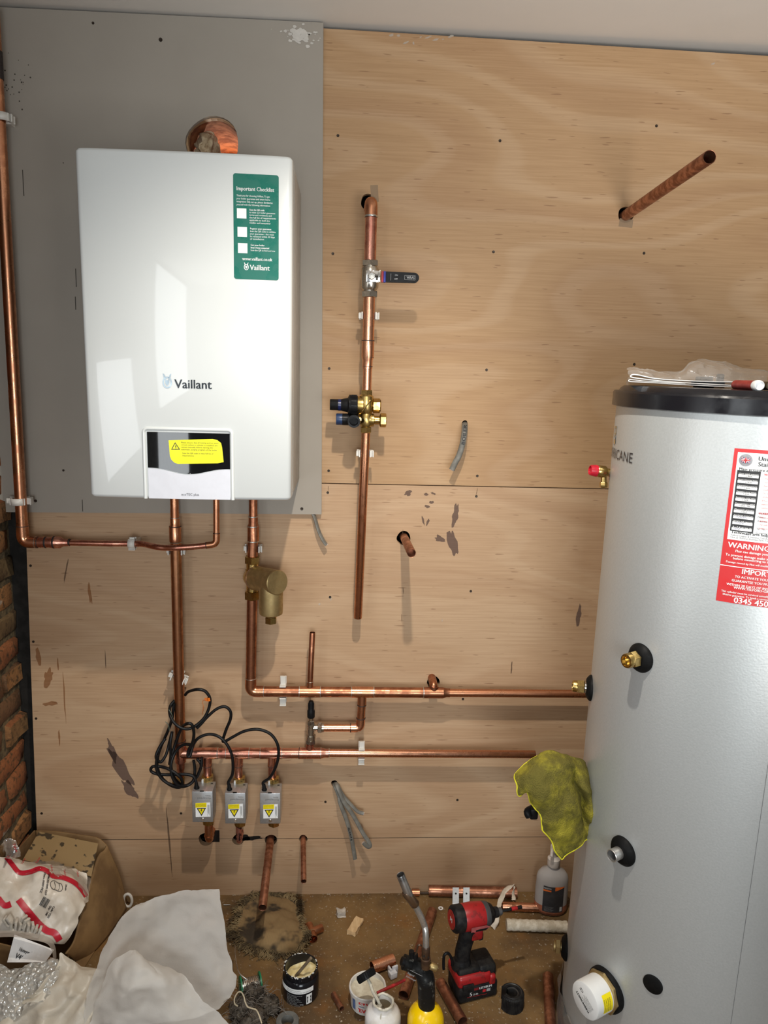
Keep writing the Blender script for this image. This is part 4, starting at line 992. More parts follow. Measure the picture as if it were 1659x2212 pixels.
RED_, BLU = mat('flag_red', (.55, .02, .03), .5), mat('flag_blue', (.03, .03, .16), .5)
def flag(parent, fnm, w, h, sheet=True):
    f = lambda u, v, o: fnm(u, v)+0*V()
    def quadm(lst, o):
        q = M()
        for pts in lst: q.add([fnm(x*w, y*h, o) for x, y in pts], [list(range(len(pts)))])
        return q
    mesh('flag_field', quadm([[(0, 0), (1, 0), (1, 1), (0, 1)]], 0), BLU, parent, smooth=False)
    t = .10
    mesh('flag_white', quadm([[(0, 0), (t, 0), (1, 1-t), (1, 1), (1-t, 1), (0, t)], [(1, 0), (1, t), (t, 1), (0, 1), (0, 1-t), (1-t, 0)], [(.36, 0), (.64, 0), (.64, 1), (.36, 1)], [(0, .34), (1, .34), (1, .66), (0, .66)]], 1), PRINTW, parent, smooth=False)
    t = .045
    mesh('flag_red', quadm([[(0, 0), (t, 0), (1, 1-t), (1, 1), (1-t, 1), (0, t)], [(1, 0), (1, t), (t, 1), (0, 1), (0, 1-t), (1-t, 0)], [(.42, 0), (.58, 0), (.58, 1), (.42, 1)], [(0, .41), (1, .41), (1, .59), (0, .59)]], 2), RED_, parent, smooth=False)
th3, z3 = hit(1315, 1036)
flag(tank, lambda u, v, o=0.: CP(th3+u/CR, z3+v, .0010+o*.0003), .017, .019)
T = M(); text(T, lambda u, v, w=0.: CP(th3+u/CR, z3+v, .0012), 'Made in Britain', .003, 0, .0215, width=.020); mesh('small_lettering', T, PRINTK, tank, smooth=False)

# warning label wrapped on the tank
tl_, zt_ = hit(1587, 968); _, zb_ = hit(1549, 1297)
LW = .27; LH = zt_-zb_
base = M().grid([[CP(tl_+LW/CR*i/68, zb_+LH*j/2, .0006) for j in range(3)] for i in range(69)])
wl_ = mesh('warning_label', base, mat('label_red', (.50, .018, .020), .4, var=.02), tank, label='red and white printed warning label')
C0 = lambda u, v, w=0.: CP(tl_+u/CR, zt_-v, .0009+w*.0003)
def lu(px, py): return (hit(px, py)[0]-tl_)*CR
def lz(px, py): return zt_-hit(px, py)[1]
u_in = lu(1592, 974); v_bot = lz(1571, 1164)
def lrect(T, u0, v0, u1, v1, lev=0, n=8):
    n = max(2, int((u1-u0)/.004))
    T.grid([[C0(u0+(u1-u0)*i/n, v0+(v1-v0)*j, lev) for j in (0, 1)] for i in range(n+1)])
T = M(); lrect(T, .006, .006, LW-.006, v_bot); lrect(T, 0, lz(1560, 1220)-.0008, LW, lz(1560, 1220)+.0006)
mesh('white_panel', T, PRINTW, wl_)
tw = M(); tk = M(); tr_ = M()
def lt(T, s, px, py, size, lev=1, bold=0., width=None, al='L'): text(T, lambda u, v, w=0.: C0(u, -v, lev), s, size, lu(px, py), -lz(px, py), al, width, bold)
lt(tk, 'Unvented', 1637, 995, .0072, bold=.0006); lt(tk, 'Stainless Steel', 1636.5, 1007, .0072, bold=.0006); lt(tk, 'Main pressure domestic hot water', 1596, 1015, .0048, bold=.0003)
# dark rating table with white boxes
k0u, k0v = lu(1593, 1015), lz(1593, 1015); k1u, k1v = lu(1628, 1150)+.004, lz(1578, 1146)
lrect(tk, k0u, k0v, k0u+.036, k1v, 1)
rows = ['Water supply pressure', 'Electric immersion heater', 'Operating pressure', 'Expansion vessel charge', 'Expansion relief valve', 'Temperature relief', 'Maximum primary', 'Appliance serial no.', 'Weight and capacity', 'Litres']
vals = ['12 BAR', '1 x 3kW', '3 BAR', '3 BAR', '6 BAR', '7 BAR / 90c', '3 BAR', '', '', '']
hh = (k1v-k0v)/10.3
for i in range(10):
    v0 = k0v+.002+i*hh
    text(tw, lambda u, v, w=0.: C0(u, -v, 3), rows[i], .0019, k0u+.018, -(v0+hh*.40), 'C', width=.030)
    lrect(tw, k0u+.0025, v0+hh*.46, k0u+.0335, v0+hh-.0010, 2)
    if vals[i]: text(tk, lambda u, v, w=0.: C0(u, -v, 4), vals[i], .0026, k0u+.018, -(v0+hh-.0022), 'C')
ink = M()
for i in (7, 8, 9):
    v0 = k0v+.002+i*hh+hh*.62; ink.tube([C0(k0u+.006+.0014*j, v0+.0016*math.sin(j*2.1+i)*(1 if j % 3 else .3), 5) for j in range(14-3*(i-7))], .0003, 5)
mesh('pen_writing', ink, mat('blue_ink', (.06, .06, .22), .5), wl_)
wx = k0u+.041
y0 = k0v+.006
for i, s in enumerate(('WARNING: TO USER', '  This cylinder must only be', '  installed by a competent person', '  Failure to do so may', '  invalidate the guarantee', '  Do not remove or adjust any', '  of the safety components', '  If hot water is discharged', '  switch off the heater and', '  contact the installer')):
    text(tr_, lambda u, v, w=0.: C0(u, -v, 1), s, .0036 if i == 0 else .0026, wx, -(y0+i*.0062), bold=.0003 if i == 0 else 0)
y1 = k0v+.072
for i, s in enumerate(('WARNING: TO INSTALLER', '  This installation is subject to', '  building regulation approval', '  Use only genuine spare parts', '  Failure to comply will')):
    text(tr_, lambda u, v, w=0.: C0(u, -v, 1), s, .0036 if i == 0 else .0026, wx, -(y1+i*.0062), bold=.0003 if i == 0 else 0)
for i, s in enumerate(('Installed by:', 'Name: ........................', 'Address: ....................', '', 'Tel. No.: ...................', 'Completion Date: .........')): text(tk, lambda u, v, w=0.: C0(u, -v, 1), s, .0032, wx-.001, -(k1v-.034+i*.0068))
lt(tk, 'Technical/Parts help line:', 1579, 1151, .0050, bold=.0005); lt(tk, 'Telford Copper & Stainless Cylinders Ltd', 1578, 1156.5, .0028); lt(tk, 'Unit 22, Furrows Business Park, Telford', 1578, 1161, .0028)
for s, px, py, sz in (('WARNING TO INSTALLERS', 1572, 1181, .0094), ('Flux can damage your cylinder', 1588, 1192, .0042), ('To prevent damage make any joints', 1567, 1199, .0042), ('before connecting to the cylinder', 1583, 1207.5, .0042), ('Damage caused by Flux will invalidate', 1568, 1214, .0033),
                      ('IMPORTANT', 1601, 1239, .0090), ('TO ACTIVATE YOUR LIFETIME', 1587, 1247, .0041), ('GUARANTEE YOU MUST REGISTER', 1580, 1255, .0041), ('WITHIN 28 DAYS OF INSTALLATION', 1569, 1263, .0041), ('WWW.TELFORD-GROUP.COM', 1584.5, 1271, .0041), ('This cylinder must be serviced annually', 1558, 1277, .0033), ('lifetime guarantee. To book a service', 1561, 1284, .0033), ('0345 450 5303', 1584, 1301, .0100)):
    lt(tw, s, px, py, sz, bold=sz*.06)
mesh('white_lettering', tw, PRINTW, wl_, smooth=False); mesh('black_lettering', tk, PRINTK, wl_, smooth=False); mesh('red_lettering', tr_, PRINTR, wl_, smooth=False)
thf, zf = hit(1611, 994); 
rg = M(); kk = 28
rg.add([C0(lu(1611, 994)+.0105*math.cos(2*PI*i/kk), lz(1611, 994)+.0105*math.sin(2*PI*i/kk), 1) for i in range(kk)], [list(range(kk))])
mesh('round_emblem', rg, mat('emblem_grey', (.30, .30, .32), .5), wl_, smooth=False)
flag(wl_, lambda u, v, o=0.: C0(lu(1611, 994)-.0068+u, lz(1611, 994)+.0045-v, 2+o), .0136, .009)

# bosses
def boss(px, py, r=.027, side=None):
    th, z = hit(px, py) if side is None else (side, hit(px, py)[1]); return CP(th, z), CN(th)
def grommet(p, n, r, k=.012): return mesh('rubber_grommet', M().lathe([(r*.55, -.006), (r, -.004), (r, .002), (r*.93, .005), (r*.70, k), (r*.5, k+.001)], p, n, 36), BLKR, tank)
p, n = boss(1384, 1421); grommet(p, n, .0285)
def compression(p, n, h, r=.0165):
    mm = M().lathe([(.0125, 0), (.0125, h)], p, n, 24); mesh('tapping', mm, CHROME, tank)
    q = p+n*h; x = M().nut(q, q+n*.017, r).lathe([(r*.86, .016), (r*.86, .024), (r*.80, .026), (r*.66, .026), (r*.62, .008), (r*.1, .008)], q, n, 28)
    mesh('compression_fitting', x, BRASS, tank)
compression(p, n, .014)
thT = hit(1267.5, 1472)[0]
p, n = boss(1266, 1472, side=-1.80); grommet(p, n, .0285, .010); compression(p, n, .014, .0150)
p, n = boss(1346, 1838); grommet(p, n, .0300)
mesh('tapping', M().openpipe(p+n*.004, p+n*.034, .0125, .0016, .03), STEEL, tank)
p, n = boss(1215, 2027, side=-1.82); grommet(p, n, .0290, .011); mesh('blanking_plug', M().cyl(p, p+n*.016, .010).nut(p+n*.014, p+n*.026, .0165).cyl(p+n*.025, p+n*.030, .012), BRASSM, tank)
p, n = boss(1410.5, 2126); mesh('rubber_blank', M().lathe([(.0195, -.003), (.0195, .002), (.017, .0035), (.001, .0038)], p, n, 32), BLKR, tank)
# immersion heater
p, n = boss(1309, 2137)
imm = mesh('heater_gasket', M().lathe([(.046, -.010), (.046, .004), (.043, .009), (.03, .010)], p, n, 40), BLKR, tank)
mesh('heater_flange', M().lathe([(.0415, .008), (.0435, .0095), (.0435, .015), (.041, .017), (.03, .0175)], p, n, 8), BRASSM, tank)
hc = mesh('heater_cap', M().lathe([(.0375, .016), (.0375, .056), (.0365, .060), (.0345, .0612), (.001, .0612)], p, n, 48), mat('heater_white', 'd6d6d4', .4, var=.02), tank)
up = V((0, 0, 1)); hx = up.cross(n).normalized(); hy = n.cross(hx)
fn = lambda u, v, w=0.: p+n*.0616+hx*u+hy*v
T = M(); rot = lambda a: (lambda u, v, w=0.: fn(u*math.cos(a)-v*math.sin(a), u*math.sin(a)+v*math.cos(a)))
R2 = rot(math.radians(150))
text(T, R2, 'THERMOWATT', .0058, -.022, .006, width=.044, bold=.0006)
for i in range(4): text(T, R2, 'TIPO RTS 230V 3000W IP20', .0022, -.022, .001-i*.0042, width=.030-.004*(i % 2))
text(T, R2, 'CE', .006, .012, -.012, bold=.0004)
mesh('lettering', T, PRINTK, hc, smooth=False)
ty = M(); 
def capp(a, h, o=.0004): return p+n*h+(hx*math.cos(a)+hy*math.sin(a))*(.0375+o)
a0 = None
for a in range(0, 360, 2):
    q = capp(math.radians(a), .04)
best = min(range(360), key=lambda a: ((capp(math.radians(a), .035)-(W(1318, 2165, 0)-CAM).normalized()*((capp(0, .035)-CAM).length)-CAM).length))
aa = math.radians(best)
ty.grid([[capp(aa-.50+1.0*i/12, h) for h in (.020, .045)] for i in range(13)])
yl = mesh('warning_label', ty, WARN, hc, label='yellow warning label on the cap side')
T = M()
for i in range(4): text(T, lambda u, v, w=0.: capp(aa-.42+(u)/.0375, .041-i*.005+v*1., .0008), ('WARNING ATTENTION', 'SWITCH OFF SUPPLY', 'BEFORE REMOVING', 'ACHTUNG')[i], .0026, 0, 0, width=.026)
mesh('lettering', T, PRINTK, yl, smooth=False)

# red-capped safety valve behind the tank
rv = thing('relief_valve', 'small brass relief valve with a red cap peeking from behind the cylinder', 'valve', W(1300, 1050, -.40))
q = W(1310, 1020, -.42); d = (W(1272, 1015, -.42)-q).normalized()
mesh('valve_body', M().lathe([(.010, 0), (.013, .004), (.013, .020), (.0115, .022)], q, d, 24).cyl(q+d*.006, q+d*.006+V((.002, 0, -.030)), .0065).nut(q+d*.006+V((.0015, 0, -.022)), q+d*.006+V((.002, 0, -.034)), .0085).cyl(q-d*.02, q+d*.004, .0085), BRASS, rv)
mesh('red_cap', M().lathe([(.0125, .021), (.0128, .024), (.0112, .036), (.0095, .037), (.0095, .034)], q, d, 20), mat('red_cap', (.55, .01, .03), .35), rv)

# yellow cloth draped over a black valve head on the tank
tv = thing('thermostat_pocket_valve', 'black plastic valve head half hidden under the yellow cloth', 'valve', W(1180, 1765, -.52))
vb2 = W(1190, 1722, -.50)
mm = M().cyl(CP(-1.75, vb2.z, -.01), vb2, .016).cyl(vb2+V((.02, 0, 0)), vb2+V((-.020, 0, 0)), .024)
mm.tube(cr([vb2+V((-.018, 0, -.006)), vb2+V((-.030, -.006, -.018)), W(1140, 1752, -.53), W(1143, 1764, -.535)], 5), .008, 12).box(W(1153, 1757, -.53), (.018, .012, .026), bev=.004)
mesh('valve_head', mm, BLK, tv)
Yc = -.56
rows = [[(1118, 1668, Yc+.02), (1150, 1640, Yc+.03), (1170, 1626, Yc+.03), (1205, 1624, Yc+.03), (1240, 1634, Yc+.04), (1268, 1650, Yc+.06)],
        [(1117, 1690, Yc+.0), (1140, 1672, Yc-.008), (1175, 1655, Yc-.004), (1215, 1650, Yc+.0), (1252, 1662, Yc+.02), (1279, 1684, Yc+.045)],
        [(1121, 1718, Yc-.004), (1142, 1702, Yc-.020), (1176, 1690, Yc-.022), (1222, 1688, Yc-.012), (1258, 1705, Yc+.005), (1287, 1725, Yc+.035)],
        [(1139, 1712, Yc-.012), (1160, 1722, Yc-.028), (1190, 1726, Yc-.030), (1228, 1730, Yc-.022), (1262, 1742, Yc-.002), (1289, 1752, Yc+.03)],
        [(1160, 1757, Yc-.022), (1180, 1768, Yc-.030), (1204, 1772, Yc-.030), (1236, 1774, Yc-.020), (1264, 1778, Yc+.0), (1286, 1785, Yc+.025)],
        [(1182, 1803, Yc-.022), (1198, 1808, Yc-.026), (1216, 1808, Yc-.024), (1240, 1806, Yc-.014), (1262, 1802, Yc+.0), (1278, 1803, Yc+.02)],
        [(1208, 1855, Yc-.018), (1212, 1856, Yc-.018), (1222, 1848, Yc-.016), (1240, 1836, Yc-.010), (1258, 1822, Yc+.0), (1272, 1812, Yc+.015)]]
m, nt, b = mk('yellow_microfibre'); v = coord(nt)
n1 = sstep(nt, noi(nt, v, 16., 4, .65), .36, .58); n2 = noi(nt, v, 420., 2, .6)
c = mixc(nt, n1, (.33, .28, .035), (.085, .07, .026)); c = mixc(nt, mth(nt, 'MULTIPLY', n2, .5), c, (.10, .085, .02))
c = mixc(nt, .06, c, (.75, .68, .05))
nt.links.new(c, b.inputs['Base Color']); b.inputs['Roughness'].default_value = 1; b.inputs['Specular IOR Level'].default_value = .1; b.inputs['Sheen Weight'].default_value = .0
bn = node(nt, 'ShaderNodeBump', {'Strength': .9, 'Distance': .004, 'Height': n2}); nt.links.new(bn.outputs[0], b.inputs['Normal'])
cl = thing('microfibre_cloth', 'grubby yellow microfibre cloth draped on the side of the cylinder', 'cloth', W(1210, 1850, Yc))
N = net([[W(*q) for q in r] for r in rows], 8, 8)
N = crumple(N, .008, 24, 4.2)
N2 = []
for i, r in enumerate(N):
    r2 = []
    for j, q in enumerate(r):
        f = math.exp(-((j-26-i*.22)/2.2)**2)*min(1, max(0, (i-8)/8))*min(1, max(0, (40-i)/10)); g = math.exp(-((j-31-i*.2)/2.5)**2)*min(1, max(0, (i-6)/8))*min(1, max(0, (42-i)/8))
        r2.append(q+V((0, 1, 0))*(.026*f-.016*g))
    N2.append(r2)
mesh('cloth', M().grid(N2), m, cl, angle=180, solid=.003)
hem = [r[0] for r in N2]+N2[-1]
mesh('hem', M().tube(hem, .0022, 6), mat('yellow_hem', (.72, .66, .02), .8), cl)
mesh('hem', M().tube(N2[0][:12], .0018, 6), MC['yellow_hem'], cl)

# things lying on the cylinder lid
ZL = ZT+.0415
def onlid(px, Y): q = W(px, 830, Y); return CM @ (CI @ V((q.x, Y, ZL)))
bk = thing('instruction_booklet', 'white folded paper instruction booklet on the black cylinder lid', 'booklet', onlid(1450, -.64))
def ribbon(pts, Y0, Y1):
    P = cr(pts, 6); mm = M(); return mm.grid([[q, V((q.x*(Y1-CAM.y)/(Y0-CAM.y), Y1, q.z))] for q in P])
def bpt(px, py): q = W(px, py, -.56); return V((q.x, q.y, q.z+ZL+.0015-W(1500, 841, -.56).z))
mesh('folded_pages', ribbon([bpt(1593, 838), bpt(1500, 833), bpt(1440, 829), bpt(1385, 823), bpt(1363, 819), bpt(1366, 814), bpt(1380, 815), bpt(1420, 823), bpt(1500, 828), bpt(1594, 830)], -.56, -.40), PAPER, bk, solid=.0022, angle=180)
mesh('inner_fold', ribbon([bpt(1590, 841), bpt(1480, 836), bpt(1400, 831), bpt(1362, 829), bpt(1358, 826.5), bpt(1364, 825), bpt(1400, 828.5), bpt(1480, 833.5)], -.56, -.40), PAPER, bk, solid=.0015, angle=180)
CLEAR = thin('clear_polythene', (.66, .63, .59), .70, .12, .18, .4, .7, 50)
rows = [[(1352, 838, -0.42), (1356, 826, -0.45), (1354, 806, -0.48), (1358, 796, -0.45), (1372, 792, -0.40)], [(1390, 836, -0.42), (1396, 824, -0.47), (1392, 806, -0.48), (1390, 799, -0.45), (1394, 797, -0.40)], [(1440, 838, -0.43), (1446, 826, -0.47), (1440, 812, -0.48), (1438, 806, -0.45), (1440, 803, -0.40)],
        [(1478, 840, -0.43), (1480, 828, -0.48), (1472, 812, -0.48), (1470, 804, -0.45), (1474, 801, -0.40)], [(1500, 842, -0.43), (1500, 820, -0.50), (1494, 795, -0.50), (1500, 782, -0.46), (1508, 778, -0.40)], [(1530, 843, -0.43), (1534, 820, -0.51), (1532, 795, -0.50), (1540, 783, -0.46), (1546, 781, -0.40)],
        [(1562, 843, -0.43), (1566, 826, -0.51), (1562, 800, -0.50), (1570, 788, -0.46), (1578, 787, -0.40)], [(1600, 845, -0.43), (1606, 832, -0.51), (1600, 812, -0.50), (1600, 796, -0.46), (1606, 795, -0.40)], [(1650, 846, -0.43), (1660, 838, -0.49), (1660, 820, -0.48), (1664, 806, -0.45), (1672, 805, -0.40)]]
N = crumple(net([[W(*q) for q in r] for r in rows], 6, 6), .006, 40, 1.3)
N = [[V((q.x, q.y, max(q.z, ZL+.0015))) for q in r] for r in N]
solo('clear_bag', M().grid(N), CLEAR, 'crumpled clear polythene bag with black fittings on the cylinder lid', 'bag', angle=80)
def fitting(px, py, w_, h_, Y):
    q = W(px, py, Y); return q
q = W(1522, 812, -.47); q.z = max(q.z, ZL+.014)
solo('black_fitting', M().box((q.x, q.y, ZL+.0125), (.028, .022, .020), bev=.002).box((q.x, q.y, ZL+.008), (.046, .020, .010), bev=.002).box((q.x, q.y, ZL+.003), (.034, .020, .006)), BLK, 'square black plastic fitting inside the clear bag', 'fitting')
q = W(1556, 815, -.47)
solo('black_fitting', M().lathe([(.010, 0), (.010, .010), (.0075, .012), (.0075, .026), (.005, .028)], (q.x, q.y, ZL+.001), Z_, 20).box((q.x-.012, q.y, ZL+.005), (.018, .014, .008), bev=.002), BLK, 'round black plastic fitting inside the clear bag', 'fitting')
bt_ = thing('marker_pen', 'marker pen with a white end cap lying on the cylinder lid', 'pen', W(1640, 836, -.72))
q = W(1641, 836, -.74); q.z = ZL+.0085; dd = V((.15, 1, 0)).normalized()
mesh('barrel', M().lathe([(.0085, .016), (.0085, .11)], q, dd, 24), mat('pen_red', (.25, .02, .02), .4), bt_)
mesh('end_cap', M().lathe([(.0088, .017), (.0092, .014), (.0092, .003), (.0075, .0), (.0068, .0), (.0062, .002), (.001, .002)], q, dd, 24), mat('pen_white', (.72, .74, .75), .35), bt_)
q2 = q+V((.021, .004, .0)); solo('battery', M().lathe([(.0068, 0), (.0072, .001), (.0072, .046), (.003, .047), (.003, .049)], V((q2.x, q2.y, ZL+.0085)), dd, 20), mat('battery_dark', (.05, .04, .02), .3, .6), 'small dark battery lying beside the marker pen on the lid', 'battery')

# ------------------------------------------------------------------ things on the floor
from mathutils.bvhtree import BVHTree
def Rz(a): return Matrix.Rotation(a, 4, 'Z')
zd = lambda x, y: (850+x/5.53, 1880+y/5.53)
zr = lambda x, y: (470+x/6.9125, 1900+y/6.9125)
zl = lambda x, y: (x/5.12, 1780+y/5.12)

def offcut(pa, pb, r, label, m=COPF, t=.0014, name='copper_offcut', z=None):
    a, b_ = F(*pa, r if z is None else z), F(*pb, r if z is None else z)
    return solo(name, M().openboth(a, b_, r, t), m, label, 'pipe offcut', 'copper pipe offcuts lying on the floor')
offcut((926, 1924), (1116, 1928), .0155, 'stout copper offcut lying along the foot of the back wall behind two brackets')
offcut((890, 1928), (906, 1928), .0105, 'tiny copper ring of pipe at the wall left of the stout offcut', COP)
offcut((1085, 1958), (1179, 1961), .0125, 'bright copper offcut in front of the soap bottle', COPB)
offcut((934, 1968), (872, 2150), .0135, 'long copper offcut lying away from the wall behind the blow torch')
offcut((951, 2122), (999, 2207), .0135, 'copper offcut lying between blow torch and impact driver')
offcut((1184, 2108), (1190, 2240), .0135, 'copper offcut lying beside the base of the cylinder')
offcut((804, 2090), (850, 2073), .0150, 'short bright copper offcut beside the white clip and paste tub', COPB)
offcut((720, 2147), (738, 2179), .0072, 'tiny thin copper offcut near the black jar')
a, b_ = F(908, 1929, .006), F(926, 1929, .006); solo('steel_rod', M().cyl(a, b_, .003, 10), mat('rusty_steel', (.10, .07, .05), .5, .7), 'thin dark steel rod lying between two copper offcuts at the wall', 'rod')
# tee fitting
t = M(); a, b_ = F(667, 1999, .0125), F(677, 2029, .0125); t.openboth(a, b_, .0120); c = lerp(a, b_, .5); t.openpipe(c, F(696, 2004, .0125), .0110, .0012, .02)
solo('copper_tee', t, COP, 'loose copper tee fitting beside the frayed rag', 'pipe fitting')
# two galvanised brackets
for px, s in ((984, 'left'), (1007, 'right')):
    b0 = F(px, 1953, 0); top = W(px+.5, 1917, b0.y+.026)
    br_ = M(); w2 = .0095
    P = [b0+V((0, -.030, .0012)), b0+V((0, -.002, .0015)), top]
    P = fillet(P, .004, 3); br_.grid([[q+V((-w2, 0, 0)), q+V((w2, 0, 0))] for q in P])
    o = thing('angle_bracket', 'galvanised angle bracket leaning on the stout offcut, '+('nearer the blow torch' if px < 990 else 'nearer the soap bottle'), 'bracket', b0, None, 'two galvanised brackets against the pipe')
    mesh('plate', br_, GALV, o, solid=.0022, smooth=False)
    hp_ = lerp(P[-1], P[-2], .36)+V((0, -.0018, 0)); mesh('screw_hole', M().lathe([(.0028, 0), (.0028, .0006)], hp_, (0, -1, .3), 14), DARK, o)

# soap bottle with pump
SX, SY = F(1176, 1935, 0).x, -.080
ROT = Rz(math.radians(-8)); el = Matrix.Translation((SX, SY, 0)) @ ROT @ Matrix.Diagonal((1, .66, 1, 1))
soap = thing('soap_bottle', 'clear plastic pump soap bottle with dark label standing by the wall', 'bottle', (SX, SY, 0), ROT.to_3x3())
sb, nt, b = mk('milky_bottle'); b.inputs['Base Color'].default_value = (.50, .47, .45, 1); b.inputs['Roughness'].default_value = .3; b.inputs['Subsurface Weight'].default_value = .0; b.inputs['Transmission Weight'].default_value = .35; b.inputs['IOR'].default_value = 1.2
prof = [(.030, .001), (.043, .004), (.0465, .014), (.0470, .040), (.0470, .075), (.0455, .100), (.046, .108), (.043, .122), (.034, .134), (.020, .141), (.0165, .146), (.0165, .160)]
mesh('body', M().lathe(prof, (0, 0, 0), Z_, 48).tf(el), sb, soap, angle=70)
mesh('soap_residue', M().lathe([(.03, .002), (.0436, .005), (.0472, .016), (.0475, .034)], (0, 0, 0), Z_, 48, cap=False).tf(el), mat('orange_soap', (.40, .14, .08), .3), soap, angle=70)
pk = Matrix.Translation((SX, SY, 0)) @ ROT
pump = M().lathe([(.0175, .150), (.0185, .152), (.0180, .172), (.0120, .176), (.0075, .178), (.0075, .196)], (0, 0, 0), Z_, 28)
pump.lathe([(.008, .194), (.0125, .197), (.0130, .208), (.011, .213)], (0, 0, 0), Z_, 24).tube(cr([(.0, 0, .205), (-.008, -.012, .208), (-.012, -.026, .204), (-.013, -.032, .198)], 5), .005, 10)
mesh('pump_head', pump.tf(pk), mat('pump_white', (.58, .53, .48), .4), soap)
lb = lambda a, z, o=.0006: el @ V(((.0472+o)*math.sin(a), -(.0472+o)*math.cos(a)*1.01, z))
sl = mesh('label', M().grid([[lb(-.62+1.32*i/14, z) for z in (.018, .060, .100)] for i in range(15)]), mat('dark_label', (.035, .035, .04), .4), soap, label='dark label with an orange corner')
og = M().grid([[lb(-.62+.50*i/6, z, .0012) for z in (.084, .089)] for i in range(7)]); og.grid([[lb(.10+.60*i/6, z, .0012) for z in (.088+.010*i/6, .101)] for i in range(7)])
mesh('orange_band', og, mat('label_orange', (.75, .16, .03), .45), sl)
T = M(); mpl = lambda u, v, w=0.: lb(u/.047, v, .0016)
text(T, mpl, 'SWARFEGA', .0052, -.028, .0915, width=.022, bold=.0005)
for i in range(5): text(T, mpl, 'heavy duty hand cleaner', .0018, -.022, .034-i*.0032, width=.026-.003*(i % 3))
mesh('lettering', T, mat('label_grey', (.4, .4, .4), .5), sl, smooth=False)
T = M()
for i in range(7): u = .0215+i*.0011; T.add([mpl(u, .022), mpl(u+.0006, .022), mpl(u+.0006, .036), mpl(u, .036)], [[0, 1, 2, 3]])
mesh('barcode', T, PRINTW, sl, smooth=False)

# pipe end wrapped in masking tape + loose tape
a, b_ = F(1094, 1997, .017), F(1225, 2002, .017)
tp = thing('taped_pipe', 'length of pipe wrapped in cream masking tape beside the cylinder', 'pipe', (a.x, a.y, 0))
wrapm = mat('masking_tape', (.56, .50, .40), .75, scale=60, alt=(.42, .36, .27), bump=.5, bscale=50)
pr = [(.0150+.0009*math.sin(i*2.3)+.0006*random.random(), (b_-a).length*i/26) for i in range(27)]
mesh('tape_wrapping', M().lathe(pr, a, b_-a, 26), wrapm, tp, angle=60)
tapes = net([[W(1104, 1912, -.055)+V((0, 0, .0)), W(1112, 1909, -.07)], [W(1090, 1916, -.055), W(1098, 1924, -.075)], [W(1078, 1938, -.08), W(1086, 1944, -.09)], [W(1072, 1962, -.11), W(1080, 1966, -.115)], [W(1068, 1985, -.14), W(1077, 1988, -.14)], [W(1060, 2000, -.15), W(1072, 2010, -.155)], [W(1080, 2008, -.15), W(1090, 2012, -.155)]], 6, 4)
solo('loose_tape', M().grid(crumple(tapes, .004, 60, 2)), mat('loose_tape', (.60, .52, .42), .6, alt=(.5, .43, .34)), 'torn strip of masking tape curling over the wall offcut', 'tape', angle=80, solid=.0006)
sc_ = crumple(net([[W(1106, 1911, -.06), W(1113, 1916, -.07)], [W(1112, 1928, -.075), W(1106, 1932, -.085)], [W(1115, 1944, -.10), W(1104, 1944, -.105)]], 6, 4), .004, 70, 5)
solo('loose_tape', M().grid(sc_), MC['loose_tape'], 'short flap of masking tape hanging at the right end of the wall offcut', 'tape', angle=80, solid=.0006)

# ---------------- impact driver
O = F(989, 2173, 0); u = V((.967, .255, 0)).normalized(); n = V((u.y, -u.x, 0)); zz = V((0, 0, 1))
RD = Matrix((u, -n, zz)).transposed().to_4x4()
D = lambda a, b, h: O+u*a-n*b+zz*h
def PP(px, py, b=.037): q = ray(px, py); p0 = O-n*b; return CAM+q*((p0-CAM).dot(n)/q.dot(n))
drv = thing('impact_driver', 'red and black cordless impact driver standing on its battery', 'drill', D(.05, .037, 0), RD.to_3x3())
REDD = mat('tool_red', (.33, .012, .014), .42, scale=70, alt=(.20, .01, .01), lo=.36, hi=.46)
BLKT = mat('tool_black', (.008, .008, .009), .5, scale=60, alt=(.018, .017, .016), bump=.15, spec=.16)
bat_ = mesh('battery', M().box(D(.055, .037, .024), (.106, .074, .046), RD, .006, 3).box(D(.082, .040, .062), (.050, .068, .050), RD, .010, 3), BLKT, drv)
fnb = plane(D(0, -.0006, 0), u, zz)
T = M(); text(T, fnb, '5', .0105, .030, .0195, bold=.001); text(T, fnb, '.0 Ah', .0055, .0395, .0195, width=.014); text(T, fnb, 'LITHIUM', .0065, .056, .0335, width=.034, bold=.0006)
mesh('lettering', T, PRINTW, bat_, smooth=False)
T = M(); text(T, fnb, 'RED', .0065, .042, .0335, width=.013, bold=.0006); T.add([fnb(.024, .017), fnb(.078, .015), fnb(.078, .0158), fnb(.024, .0178)], [[0, 1, 2, 3]]); T.add([fnb(.066, .0225), fnb(.0745, .0225), fnb(.0745, .0305), fnb(.066, .0305)], [[0, 1, 2, 3]])
mesh('red_print', T, mat('print_red', (.5, .02, .03), .45), bat_, smooth=False)
T = M(); T.add([fnb(.0765, .0225), fnb(.087, .0225), fnb(.087, .0305), fnb(.0765, .0305)], [[0, 1, 2, 3]]); mesh('grey_print', T, mat('print_grey', (.35, .35, .36), .5), bat_, smooth=False)
mesh('base_shell', M().box(D(.044, .037, .060), (.090, .077, .032), RD, .009, 3).box(D(.092, .020, .052), (.018, .046, .028), RD, .006, 3), REDD, drv)
mesh('base_boot', M().box(D(.033, .037, .078), (.062, .058, .018), RD, .008, 3).box(D(.024, -.004, .051), (.030, .006, .014), RD, .002), BLKT, drv)
T = M(); f4 = plane(D(.074, .010, .0768), u*.3-n, u*-1+(-n)*.3)
gz_ = M()
for i in range(4): gz_.box(D(.0745+.001*i, .012+i*.012, .0765), (.005, .007, .002), RD)
